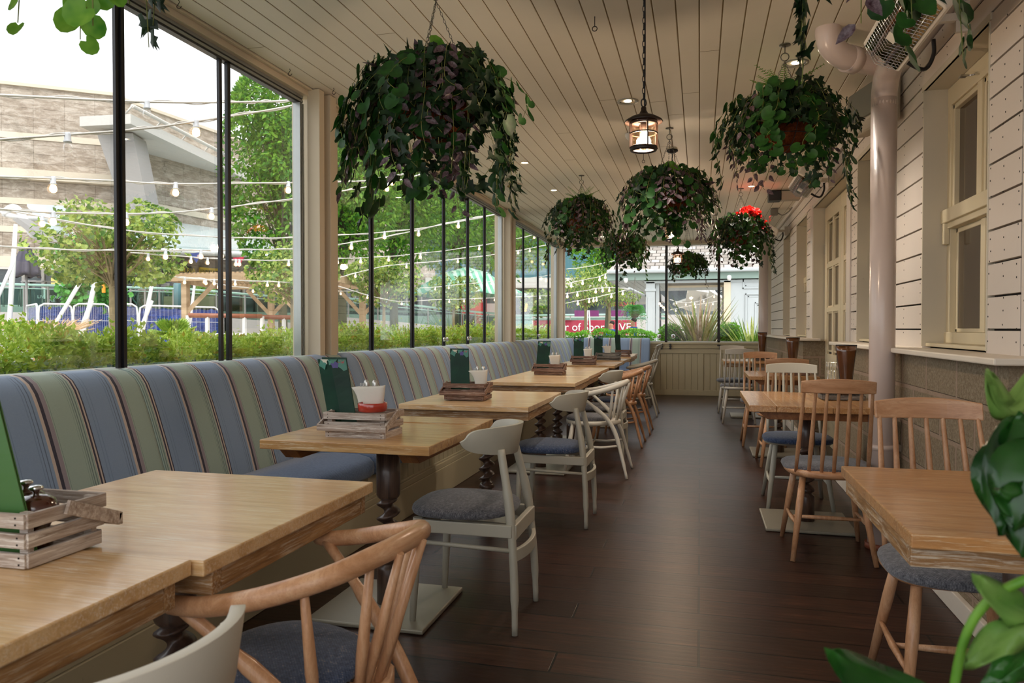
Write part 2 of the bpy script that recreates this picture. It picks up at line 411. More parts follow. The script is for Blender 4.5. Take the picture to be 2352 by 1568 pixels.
t.bump(t.math('SUBTRACT', t.math('ADD', t.math('MULTIPLY', n, 1.2), t.math('MULTIPLY', rib, .6)), t.math('MULTIPLY', br.outputs['Fac'], 1.0)), .8, .012); M['stone'] = t.mat
m = MB(); m.box(1.045, 1.4, 2.93, 6.30, 0, 1.05); m.box(1.045, 1.4, 8.25, YE, 0, 1.05); m.box(1.17, 1.4, Y0, 2.93, 0, 1.05)
wr = struct(m.build('wall_right', M['stone']))
ops = [(3.46, 4.37, 1.085, 2.44), (5.14, 6.07, 1.085, 2.44), (6.48, 8.33, 0, 2.44), (8.82, 9.72, 1.085, 2.44), (10.4, 11.2, 1.085, 2.44)]
zs = [1.085, 1.105, 1.175, 1.31, 1.445, 1.58, 1.715, 1.85, 1.985, 2.12, 2.255, 2.39, 2.47]
cols = [(Y0, 2.0), (2.02, 3.12), (3.125, 3.46), (4.37, 5.14), (6.07, 6.31), (8.5, 8.82), (9.72, 10.4), (11.2, YE)]
m = MB()
for a, b in cols:
    m.box(1.175, 1.4, a + .014, b - .014, 1.07, 2.47, 1)
    zz = [1.072, 1.175, 1.31, 1.445, 1.58, 1.715, 1.85, 1.985, 2.12, 2.255, 2.39, 2.47] if (a, b) != (2.02, 3.12) else [1.072, 2.47]
    for z0, z1 in zip(zz[:-1], zz[1:]): m.box(1.15, 1.19, a + .002, b - .002, z0 + .0045, z1 - .0045, 0)
for a, b in ((6.31, 6.467), (8.343, 8.5)):
    m.box(1.14, 1.4, a, b, 0, 2.47, 0)
m.box(1.15, 1.4, Y0, YE, 2.475, 2.56, 0); m.box(1.154, 1.4, Y0, YE, 2.56, 2.57, 1); m.box(1.146, 1.4, Y0, YE, 2.568, 2.66, 0)
m.box(1.12, 1.4, Y0, YE, 2.668, CE + .02, 0)
# nail heads
for a, b in cols:
    for z in [1.14] + [1.24 + .135 * k for k in range(9)]:
        for y in (a + .03, (a + b) / 2, b - .03):
            if y > 2.8 and b - a < 1.6:
                yy = y + R.uniform(-.012, .012); z2 = z + R.uniform(-.03, .03)
                for dz in (0, .05): m.cbox((1.1497, yy + R.uniform(-.006, .006), z2 + dz), (.002, .006, .007), 1)
y = 2.9
while y < 12.5:
    for z in (2.5, 2.54, 2.6, 2.64): m.cbox((1.1497 if z < 2.56 else 1.1457, y + R.uniform(-.05, .05), z), (.002, .006, .006), 1)
    y += .38
for o in [m.build('board_cladding', [M['white_board'], M['gap']], wr, bevel=.003, seg=1)]: pass
# reveals
m = MB()
for a, b, z0, z1 in ops:
    d = 1.262
    m.box(1.146, d + .1, a - .012, a, z0, z1 + .02); m.box(1.146, d + .1, b, b + .012, z0, z1 + .02); m.box(1.146, d + .1, a, b, z1, z1 + .035)
    m.box(1.143, 1.16, a - .03, b + .03, z1, z1 + .03)
m.build('reveal_boards', M['reveal'], wr, bevel=.002, seg=1)
m = MB(); m.box(1.155, 1.25, 4.0, 4.0, 0, 0)
# dark room behind
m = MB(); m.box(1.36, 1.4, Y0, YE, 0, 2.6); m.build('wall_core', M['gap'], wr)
def sill(n, a, b, r0=0, r1=0):
    m = MB(); m.box(.975, 1.2, a, b, 1.052, 1.078); return struct(m.build('trim_%d' % n, M['sill'], bevel=.006))
sill(7, 2.86, 6.22); sill(8, 8.12, YE - .02)
m = MB(); m.box(1.02, 1.045, 2.95, 6.30, 0, .085); m.box(1.02, 1.045, 8.25, YE, 0, .085); m.box(1.15, 1.17, Y0, 2.93, 0, .085)
struct(m.build('baseboard_right', M['sill'], bevel=.004))
# sash windows in the reveals
def sash(n, a, b):
    X = 1.262; f = MB(); z0, z1 = 1.085, 2.44
    f.box(1.165, X + .06, a, b, z0, z0 + .018)                        # inner sill board
    f.box(X - .01, X + .06, a, b, z0 + .018, z0 + .075)
    f.box(X, X + .06, a, a + .05, z0, z1); f.box(X, X + .06, b - .05, b, z0, z1); f.box(X - .0015, X + .058, a + .001, b - .001, z1 - .1, z1 - .001)
    f.box(X - .03, X + .06, a, b, 1.73, 1.80); f.box(X - .012, X + .06, a + .05, b - .05, 1.70, 1.735)
    for (c0, c1) in ((z0 + .075, 1.70), (1.80, z1 - .1)):
        xo = .02 if c0 < 1.5 else 0
        mid = (a + b) / 2
        for y in (mid,): f.box(X + xo, X + .05, y - .03, y + .03, c0, c1)
        for y in (a + .05, mid + .03, mid - .055, b - .075): f.box(X + xo + .01, X + .05, y, y + .025, c0, c1)
        f.box(X + xo + .01, X + .05, a + .05, b - .05, c0, c0 + .02); f.box(X + xo + .01, X + .05, a + .05, b - .05, c1 - .025, c1)
    # horns
    for y in (b - .052, a + .012): f.box(X - .028, X, y, y + .04, 1.62, 1.73); 
    w = struct(f.build('window_%d' % n, M['winframe'], bevel=.004))
    for q, (c0, c1) in enumerate(((z0 + .09, 1.69), (1.81, z1 - .12))):
        for y0, y1 in ((a + .07, (a + b) / 2 - .045), ((a + b) / 2 + .045, b - .07)):
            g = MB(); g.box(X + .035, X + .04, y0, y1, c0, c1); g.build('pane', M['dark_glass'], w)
    h = MB(); h.tube([(X, (a + b) / 2 + .0, 2.37), (X - .05, (a + b) / 2 + .02, 2.372)], .004, 6); h.cbox((X - .062, (a + b) / 2 + .024, 2.372), (.03, .035, .008)); h.build('catch', M['chrome'], w)
    return w
sash(5, 3.46, 4.37); sash(6, 5.14, 6.07); sash(7, 8.82, 9.72); sash(8, 10.4, 11.2)
# double door with six-pane leaves
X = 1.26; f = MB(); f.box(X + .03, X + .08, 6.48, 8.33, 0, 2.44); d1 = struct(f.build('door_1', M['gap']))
for a, b in ((6.50, 7.395), (7.405, 8.31)):
    f = MB(); f.box(X, X + .045, a, a + .12, 0, 2.43); f.box(X, X + .045, b - .12, b, 0, 2.43)
    f.box(X - .0012, X + .044, a + .001, b - .001, 2.28, 2.429); f.box(X - .0012, X + .044, a + .001, b - .001, .001, .92)
    f.box(X - .004, X + .03, a + .14, b - .14, .18, .8)
    f.box(X - .008, X + .03, a + .2, b - .2, .25, .73)
    gz = [.92, 1.37, 1.82, 2.28]; mid = (a + b) / 2
    f.box(X + .004, X + .04, mid - .035, mid + .035, .9, 2.3)
    for z in gz[1:3]: f.box(X + .0028, X + .041, a + .1, b - .1, z - .025, z + .025)
    for z0, z1 in zip(gz[:-1], gz[1:]):
        for y0, y1 in ((a + .12, mid - .035), (mid + .035, b - .12)):
            for q in (y0, y1 - .018): f.box(X + .012, X + .04, q, q + .018, z0 + .02, z1 - .02)
            for q in (z0 + .022, z1 - .04): f.box(X + .012, X + .04, y0, y1, q, q + .018)
    leaf = f.build('door_leaf', M['winframe'], d1, bevel=.003, seg=1)
    for z0, z1 in zip(gz[:-1], gz[1:]):
        for y0, y1 in ((a + .138, mid - .053), (mid + .053, b - .138)):
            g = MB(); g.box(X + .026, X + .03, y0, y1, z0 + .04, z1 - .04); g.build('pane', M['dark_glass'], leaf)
for z in (1.95, .4):
    h = MB(); h.box(X - .008, X + .0, 8.28, 8.325, z, z + .1); h.build('hinge', M['chrome'], d1)
# ---- services on the right wall
def lab(o, l, c, g=None): return tag(o, l, c, g)
p = thing('drainpipe', 'thick pale pink plastic drainpipe standing in front of the boarded wall', 'pipe', (.945, 4.33, 0))
m = MB(); m.tube([(0, 0, .02), (0, 0, 2.40)], .064, 28, cap=True); m.build('pipe', M['pipe'], p)
m = MB(); m.tube(curve([(0, 0, 2.36), (-.0, -.005, 2.44), (.0, -.07, 2.52), (.0, -.2, 2.55)], 6) + [Vector((0, -2.2, 2.57))], .064, 24); m.build('upper_pipe', M['pipe'], p)
m = MB()
m.tube([(-.16, -.10, 2.583), (-.21, -.14, 2.586)], .069, 22)
m.tube(curve([(.0, .0, 2.58), (-.12, -.08, 2.583), (-.23, -.16, 2.59), (-.295, -.205, 2.63), (-.315, -.22, 2.69), (-.315, -.22, 2.73)], 7), .062, 22)
m.build('elbow', M['pipe'], p)
m = MB(); m.tube([(0, 0, .03), (0, 0, .0)], .078, 26); m.build('foot_collar', plain('terracotta_collar', '8a4a30', .6), p)
m = MB(); m.tube([(0, 0, .53), (0, 0, .56)], .068, 26); m.build('clip', M['pipe'], p)
m = MB(); m.box(.06, .1, -.01, .01, .525, .56); m.build('clip_bracket', M['chrome'], p)
p2 = thing('drainpipe', 'pale pink round pipe at the far end beside the glazed end wall', 'pipe', (1.0, 12.75, 0))
m = MB(); m.tube([(0, 0, 0), (0, 0, CE - .01)], .075, 20); m.build('pipe', M['pipe'], p2)
m = MB(); m.box(1.1, 1.16, YE - .35, YE - .02, .9, 2.66); struct(m.build('trim_9', M['cream'], bevel=.003))
m = MB(); m.box(1.04, 1.1, YE - .14, YE - .02, .94, 2.66); struct(m.build('trim_10', wood('gold_post', '8a6f3c', '765c30', '5f4824', 2, .6), bevel=.003))
# infra red heaters
def heater(name_label, loc, tilt=.55, cord=True):
    h = thing('patio_heater', name_label, 'heater', loc)
    Mx = Matrix.Rotation(tilt, 4, 'Y')
    prof = [(-.1, .0), (-.1, .05), (-.075, .085), (.075, .085), (.1, .05), (.1, 0)]
    m = MB(); n = len(prof)
    ys = (-.34, -.33, .33, .34)
    lp = []
    for y, s in zip(ys, (.85, 1, 1, .85)): lp.append([Mx @ Vector((x * s, y, z)) for x, z in prof])
    m.loops(lp, sm=False); m.build('housing', M['heater_white'], h, bevel=.01)
    m = MB(); 
    m.box(-.085, .085, -.32, .32, -.004, .002, 0, Mx); m.build('reflector', plain('mirror_reflector', 'c9b493', .12, metal=1, var=.4, scale=30), h)
    m = MB()
    for x in (-.035, .035): m.tube([Mx @ Vector((x, -.3, -.018)), Mx @ Vector((x, .3, -.018))], .009, 10)
    m.build('element', M['amber'], h)
    m = MB()
    for k in range(22):
        y = -.31 + k * .0295; m.tube([Mx @ Vector((-.085, y, -.008)), Mx @ Vector((0, y, -.04)), Mx @ Vector((.085, y, -.008))], .0014, 5, cap=False)
    for x in (-.06, -.02, .02, .06): m.tube([Mx @ Vector((x, -.32, -.026)), Mx @ Vector((x, .32, -.026))], .0014, 5)
    m.build('guard', M['chrome'], h)
    m = MB(); m.box(-.02, .02, -.035, .035, -.046, -.03, 0, Mx); m.build('centre_clip', M['heater_white'], h)
    m = MB(); m.beam(Mx @ Vector((0, .1, .08)), (.25, .1, .06), .03, .03); m.beam((.25, .1, 0), (.25, .1, .12), .05, .02); m.build('bracket', M['heater_white'], h, bevel=.002)
    if cord:
        m = MB(); m.tube(curve([(.05, .33, .08), (.1, .4, .02), (.2, .44, -.03), (.24, .44, .03), (.24, .44, .1)], 6), .009, 8); m.build('cable', M['black'], h)
    return h
heater('white quartz heater with wire guard under the ceiling beside the drainpipe bend', (.765, 3.25, 2.37), .75)
heater('white quartz heater half hidden behind the right hanging basket', (.86, 6.9, 2.42))
heater('small white quartz heater beyond the basket of red flowers', (.86, 10.4, 2.42))
# speaker on the wall
s = thing('wall_speaker', 'pale grey angled loudspeaker on the boarded wall behind the drainpipe', 'speaker', (.99, 4.95, 2.53), rz=.25)
m = MB(); m.loops([[Vector((x, y, z)) for x, z in ((.1, -.13), (.1, .13), (-.02, .13), (-.05, -.08), (-.0, -.14))] for y in (-.2, .2)], sm=False); m.build('cabinet', plain('speaker_shell', 'b5a893', .5), s, bevel=.015)
m = MB(); m.loops([[Vector((x, y, z)) for x, z in ((-.026, .115), (-.054, -.078), (-.062, -.075), (-.038, .118))] for y in (-.18, .18)], sm=False); m.build('grille', plain('speaker_grille', '7d786c', .7, bump=.5), s)
m = MB(); m.cbox((.12, 0, 0), (.06, .08, .1)); m.build('bracket', M['black'], s)
# ceiling fittings
def ceil_at(px, py, z=CE):
    r = ray(px, py); k = (z - EYE) / r.z; return Vector((r.x * k, r.y * k, z))
def downlight(px, py, label, big=False):
    c = ceil_at(px, py); d = thing('downlight', label, 'ceiling light', tuple(c), group='recessed ceiling lights')
    r = .072 if big else .042
    m = MB(); m.lathe([(r, 0), (r * 1.0, -.006), (r * .82, -.006), (r * .78, -.001)], (0, 0, 0), 28, cap=False); m.build('bezel', plain('bezel_grey', '9a9488', .4, metal=.5) if big else M['cream'], d)
    m = MB(); m.lathe([(r * .8, -.002), (r * .5, .004), (r * .32, .005)], (0, 0, 0), 24, cap=False); m.build('reflector', M['chrome'] if big else M['cream'], d)
    m = MB(); m.lathe([(0.0001, -.003), (r * (.3 if big else .66), -.003)], (0, 0, 0), 20, cap=False); m.build('lamp', M['emit_spot'], d)
    return c
DL = []
DL.append(downlight(1442, 232, 'large round tilting spotlight in the ceiling beside the nearest lantern chain', True))
DL.append(downlight(1828, 144, 'bright round spotlight in the ceiling behind the hanging ivy strand', True))
for q in (((1205, 373), 'small lit ceiling downlight just right of the biggest hanging basket'), ((1272, 436), 'small lit ceiling downlight between the big basket and the fern basket'),
          ((1383, 543), 'small lit ceiling downlight above the left end of the end wall'), ((1726, 427), 'small lit ceiling downlight below the right hanging basket')):
    DL.append(downlight(q[0][0], q[0][1], q[1]))
o = ceil_at(1450, 308); m = thing('smoke_detector', 'white round smoke detector half behind the nearest lantern', 'smoke detector', tuple(o))
q = MB(); q.lathe([(.05, 0), (.05, -.015), (.042, -.03), (.03, -.045), (0.001, -.047)], n=24, cap=False); q.build('body', M['heater_white'], m)
q = MB(); q.lathe([(.034, -.028), (.036, -.033), (.034, -.036)], n=24, cap=False); q.build('indicator_ring', plain('red_ring', '8c1f24', .4), m)
o = ceil_at(1176, 424); q = MB(); q.cbox((0, 0, -.025), (.15, .09, .05)); jb = q.build('junction_box', plain('box_plastic', 'cdc5b4', .5), bevel=.006, loc=tuple(o)); tag(jb, 'small pale surface box on the ceiling near the second pair of posts', 'electrical box')
q = MB(); 
for x in (-.03, .03): q.lathe([(.001, 0), (.012, 0), (.012, .002)], (x, -.0455, -.025), 12, M=Matrix.Rotation(PI / 2, 3, 'X'))
q.build('knockout', M['groove'], jb)
o = ceil_at(1800, 438); pr = thing('emergency_light', 'black and grey box light fixed to the ceiling near the far heater', 'ceiling light', tuple(o))
q = MB(); q.cbox((.07, 0, -.06), (.2, .14, .1)); q.build('housing', plain('emergency_grey', 'aaa08d', .4), pr, bevel=.008)
q = MB(); q.cbox((-.1, 0, -.06), (.13, .16, .11)); q.build('lamp_box', M['black'], pr, bevel=.006)
o = ceil_at(1778, 478); q = MB(); q.cbox((0, 0, -.05), (.09, .09, .08)); q.tube(curve([(.04, 0, -.06), (.1, -.05, -.1), (.17, -.1, -.06), (.2, -.15, -.02)], 5), .008, 6)
tag(q.build('junction_box', plain('box_grey', '6f6a60', .5), bevel=.005, loc=tuple(o)), 'grey cable box with a looping black cable by the far heater', 'electrical box')
def eye(px, py, label, L=.09):
    o = ceil_at(px, py); q = MB(); q.tube([(0, 0, 0), (0, 0, -L * .6)], .0022, 6)
    q.tube([(.012 * math.sin(a), 0, -L * .6 - .012 + .012 * math.cos(a)) for a in [2 * PI * k / 14 for k in range(15)]], .0022, 6)
    tag(q.build('screw_eye', M['iron'], loc=tuple(o)), label, 'hook')
eye(1366, 38, 'empty screw eye in the ceiling left of the nearest lantern chain', .08)
eye(1478, 352, 'small screw eye in the ceiling just below the nearest lantern', .1)
for px, py, l in ((410, 0, 'little wire hook by the window head at the top left'), (665, 158, 'little wire hook at the ceiling edge left of the first posts'), (766, 202, 'little open ceiling hook right of the first pair of posts'), (1102, 424, 'little wire hook at the ceiling edge beyond the first basket')):
    o = ceil_at(px, py); q = MB(); q.tube(curve([(0, 0, 0), (.004, 0, -.012), (-.01, 0, -.03), (.004, 0, -.042), (.016, 0, -.03)], 5), .0018, 5); tag(q.build('cup_hook', M['iron'], loc=tuple(o)), l, 'hook')
# ================================================================ BANQUETTE
t = NT('striped_bench_fabric')
at = t.new('ShaderNodeAttribute', attribute_name='st')
fr = t.math('FRACT', t.math('DIVIDE', t.math('ADD', at.outputs['Fac'], .10), .372))
G, Bl, Pk, Dk, Mv, Gl, B2 = 'a6b9ab', '8ba1bf', 'd2bfb2', '2b2138', '9c8f96', '869a8e', '788fad'
st = [(0, Pk), (.02, Dk), (.062, Mv), (.11, G), (.125, Gl), (.131, G), (.36, Gl), (.366, G), (.385, Gl), (.395, G), (.41, '6d7f7c'), (.42, G), (.44, '6d7f7c'), (.45, G),
      (.470, Pk), (.484, Dk), (.506, Pk), (.526, Dk), (.542, Bl), (.60, B2), (.608, Bl), (.64, B2), (.645, Bl), (.87, B2), (.877, Bl), (.90, '5f7088'), (.91, Bl), (.94, '5f7088'), (.95, Bl), (.985, Pk)]
c = t.ramp(fr, st, 'CONSTANT'); v = t.coords()
t.col(t.mix(.10, c, t.mix(t.noise(v, 160, 2, .8), '3d4448', 'c8ccc8'))); t.set(.85, .2)
t.b.inputs['Sheen Weight'].default_value = .25; t.bump(t.noise(v, 300, 2, .8), .25, .001); M['stripe'] = t.mat
LEG = 14.0   # path: along the left wall then round the corner and along the end wall
PX = -2.44; CY = YE - .07; RC = .42
def path(s):
    """s = distance along the back line; returns point on the wall line and the normal into the room"""
    L1 = CY - RC
    if s <= L1: return Vector((PX, s, 0)), Vector((1, 0, 0))
    a = (s - L1) / RC
    if a < PI / 2:
        return Vector((PX + RC - RC * math.cos(a), L1 + RC * math.sin(a), 0)), Vector((math.cos(a), -math.sin(a), 0))
    e = s - L1 - RC * PI / 2
    return Vector((PX + RC + e, CY, 0)), Vector((0, -1, 0))
def sweep(name, prof, s0, s1, mats, parent, step=.06, puff=0, rnd=.03, zr=0, attr=True, cornermode=False):
    ss = [s0, s0 + .012, s0 + .03]; n = max(2, int((s1 - s0 - .06) / step)); ss += [lerp(s0 + .06, s1 - .06, i / n) for i in range(n + 1)] + [s1 - .03, s1 - .012, s1]
    lp = []; cz = sum(p[1] for p in prof) / len(prof); cn = sum(p[0] for p in prof) / len(prof)
    for s in ss:
        e = min(s - s0, s1 - s); k = 1 - rnd * max(0, 1 - e / .05) ** 2 if rnd else 1
        if rnd and e < .001: k = 1 - rnd * 1.6
        p, nn = path(s); L = []
        for a, z in prof:
            if s > CY - RC and nn.y > -1 + 1e-6 and cornermode: a = min(a, RC * .98 + (0))
            L.append(p + nn * (cn + (a - cn) * k) + Vector((0, 0, cz + (z - cz) * k)))
        lp.append(L)
    m = MB(); m.loops(lp); o = m.build(name, mats, parent)
    if attr:
        A = o.data.attributes.new('st', 'FLOAT', 'POINT'); vals = [s for s in ss for _ in prof]; A.data.foreach_set('value', vals)
    return o
bench = thing('banquette', 'long built-in bench with striped back under the left windows, turning along the end wall', 'bench', (0, 0, 0))
BP = [(.0, .38), (.30, .40), (.292, .47), (.262, .58), (.225, .70), (.185, .82), (.155, .90), (.135, .945), (.11, .98), (.075, 1.004), (.035, 1.012), (.0, 1.0)]
def bprof(k=1): return [(a, z) for a, z in BP]
edges = [-1.2, .73, 2.65, 4.57, 6.5, 8.42, 10.35, 12.3]
for a, b in zip(edges[:-1], edges[1:]): sweep('back_cushion', BP, a + .001, b - .001, M['stripe'], bench, .2, rnd=.035)
L1 = CY - RC; SE = L1 + RC * PI / 2 + (-.86 - (PX + RC))
sweep('back_cushion', [(a if a < .2 else min(a, .3), z) for a, z in BP], 12.302, SE, M['stripe'], bench, .05, rnd=.035)
SP = [(.22, .36), (.22, .465), (.45, .486), (.60, .482), (.665, .468), (.695, .44), (.70, .41), (.695, .375), (.68, .36)]
ed = [-1.2, -.05, 1.87, 3.79, 5.71, 7.63, 9.55, 11.2, 12.68]
for a, b in zip(ed[:-1], ed[1:]): sweep('seat_cushion', SP, a + .002, b - .002, M['seat_blue'], bench, .3, rnd=.06, attr=False)
m = MB()
lp = []
for x in (-2.2, -2.1, -1.5, -.95, -.88): lp.append([Vector((x, CY - a, z)) for a, z in SP])
m.loops(lp); m.build('seat_cushion', M['seat_blue'], bench)
m = MB(); m.box(-2.435, -1.80, -1.2, CY, .001, .362); m.box(-2.435, -.9, CY - .65, CY, 0, .362)
k = 0
y = -1.2
while y < 12.7:
    m.box(-1.802, -1.79, y + .003, y + .092, .2, .362); y += .096
x = -1.78
while x < -.95: m.box(x + .003, x + .092, CY - .66, CY - .648, .2, .362); x += .096
m.box(-1.80, -1.782, -1.2, 12.7, .225, .24); m.box(-1.80, -1.772, -1.2, 12.7, .19, .226); m.box(-1.80, -1.765, -1.2, 12.7, 0.0, .19)
m.box(-1.80, -.9, CY - .68, CY - .64, 0, .2)
m.build('base_panelling', paintboard('bench_base_paint', 'b9ae90', '50402c', .3), bench, bevel=.003, seg=1)
# ================================================================ TABLES
TT = .755
def pedestal(par, dx=0, dy=0):
    m = MB(); m.box(dx - .25, dx + .25, dy - .25, dy + .25, .001, .02); m.build('base_plate', M['base_metal'], par, bevel=.006)
    m = MB(); c = (dx, dy, 0)
    m.lathe([(.049, .02), (.049, .165), (.046, .172), (.034, .182), (.034, .19), (.047, .197), (.05, .208), (.04, .222)], c, 24)
    m.lathe([(.036, .46), (.045, .468), (.05, .48), (.05, .695)], c, 24)
    L = []
    for i in range(91):
        z = .215 + .255 * i / 90; a = 2 * PI * 4.1 * i / 90; e = min(1, min(i, 90 - i) / 8)
        L.append([Vector((dx + .016 * e * math.cos(a) + .034 * math.cos(q), dy + .016 * e * math.sin(a) + .034 * math.sin(q), z)) for q in [2 * PI * j / 18 for j in range(18)]])
    m.loops(L); m.build('twisted_column', M['pedestal'], par)
    m = MB(); m.box(dx - .17, dx + .17, dy - .03, dy + .03, .69, .706); m.box(dx - .03, dx + .03, dy - .17, dy + .17, .69, .706); m.build('top_bracket', M['black'], par)
def table(label, x0, x1, y0, y1, style, grain='x', dz=0, group=None, warm_dim=False):
    cx, cy = (x0 + x1) / 2, (y0 + y1) / 2; w, d = (x1 - x0) / 2, (y1 - y0) / 2
    T = thing('dining_table', label, 'table', (cx, cy, 0), group=group or 'wooden pedestal tables'); z1 = TT + dz; z0 = z1 - .03
    top = M['oak_warm_dim'] if warm_dim else (M['oak_x'] if grain == 'x' else M['oak_y'])
    if style == 'apron':
        m = MB(); m.box(-w, w, -d, d, z0, z1); m.build('tabletop', [top], T, bevel=.003)
        m = MB(); i = .034; h = .048; j = .008
        m.box(-w + j, w - j, -d + i, -d + i + .03, z0 - h, z0, 1); m.box(-w + j, w - j, d - i - .03, d - i, z0 - h, z0, 1)
        m.box(-w + j, -w + j + .03, -d + i + .03, d - i - .03, z0 - h, z0); m.box(w - j - .03, w - j, -d + i + .03, d - i - .03, z0 - h, z0)
        m.build('apron', [M['oak_edge'], M['oak_edge_x']], T, bevel=.002)
    else:
        m = MB(); n = 4 if grain == 'x' else 5
        rr = random.Random(int(cx * 100 + cy * 37))
        for k in range(n):
            e = rr.uniform(-.003, .002); q = rr.uniform(-.002, .001)
            if grain == 'x': m.box(-w, w + q * 2, -d + 2 * d * k / n, -d + 2 * d * (k + 1) / n - .0012, z0 - .004, z1 + e)
            else: m.box(-w + 2 * w * k / n, -w + 2 * w * (k + 1) / n - .0012, -d, d, z0 - .004, z1 + e)
        m.build('tabletop', [M['oak_rough'] if grain == 'x' else M['oak_y']], T, bevel=.003)
        for s in (-1, 1):
            m = MB()
            if grain == 'x':
                X = s * (w - .1); P = [(-d + .02, z0), (-d + .075, z0 - .045), (d - .075, z0 - .045), (d - .02, z0)]
                m.loops([[Vector((X + q, y, z)) for y, z in P] for q in (-.035, .035)], sm=False)
            else:
                Y = s * (d - .1); P = [(-w + .04, z0), (-w + .1, z0 - .05), (w - .1, z0 - .05), (w - .04, z0)]
                m.loops([[Vector((x, Y + q, z)) for x, z in P] for q in (-.035, .035)], sm=False)
            m.build('bearer', M['oak_brown'], T, bevel=.002)
    pedestal(T)
    return T
LT = [('low corner of the nearest table at the bottom left, carrying the crate of mills', -1.60, -.905, .42, 1.168, 'apron', 'x', 0),
      ('empty pale limed-oak table pushed against the nearest one on the left', -1.60, -.885, 1.175, 1.905, 'apron', 'x', -.004),
      ('rough sawn plank table with the red dish in its crate', -1.62, -.935, 2.48, 3.32, 'bearer', 'x', .002),
      ('oak table behind the red dish table, with one crate and menu', -1.655, -.90, 3.90, 4.88, 'apron', 'x', -.002),
      ('oak table third group on the left, front one of three joined', -1.655, -.94, 5.68, 6.46, 'apron', 'x', 0),
      ('middle table of the three joined oak tables on the left', -1.655, -.95, 6.47, 7.27, 'apron', 'x', 0),
      ('rear table of the three joined oak tables on the left', -1.655, -.955, 7.28, 8.02, 'apron', 'x', 0),
      ('left table with grey-brown crate beyond the three joined tables', -1.655, -.95, 8.53, 9.50, 'bearer', 'x', 0),
      ('narrow plank table second from the far end on the left', -1.66, -.965, 9.74, 10.56, 'bearer', 'x', 0),
      ('oak table at the far end of the bench with the tipped crate', -1.66, -.99, 11.05, 11.85, 'apron', 'x', 0),
      ('last oak table at the far end in the bench corner', -1.66, -1.02, 11.9, 12.65, 'apron', 'x', 0)]
for a in LT: table(*a, group='tables along the striped bench')
RT = [('pale limed table cut off by the right edge, behind the foreground plant', .425, 1.14, 1.68, 2.465, 'apron', 'x', 0),
      ('brown oak plank table right of the aisle in front of the drainpipe', .265, .985, 4.27, 5.26, 'bearer', 'y', 0),
      ('oak table on the right by the double door', .425, 1.02, 6.92, 7.80, 'bearer', 'y', 0),
      ('farthest table on the right, near the end wall', .30, 1.0, 10.0, 10.8, 'apron', 'x', 0)]
for a in RT: table(*a, group='tables along the boarded wall', warm_dim=True)
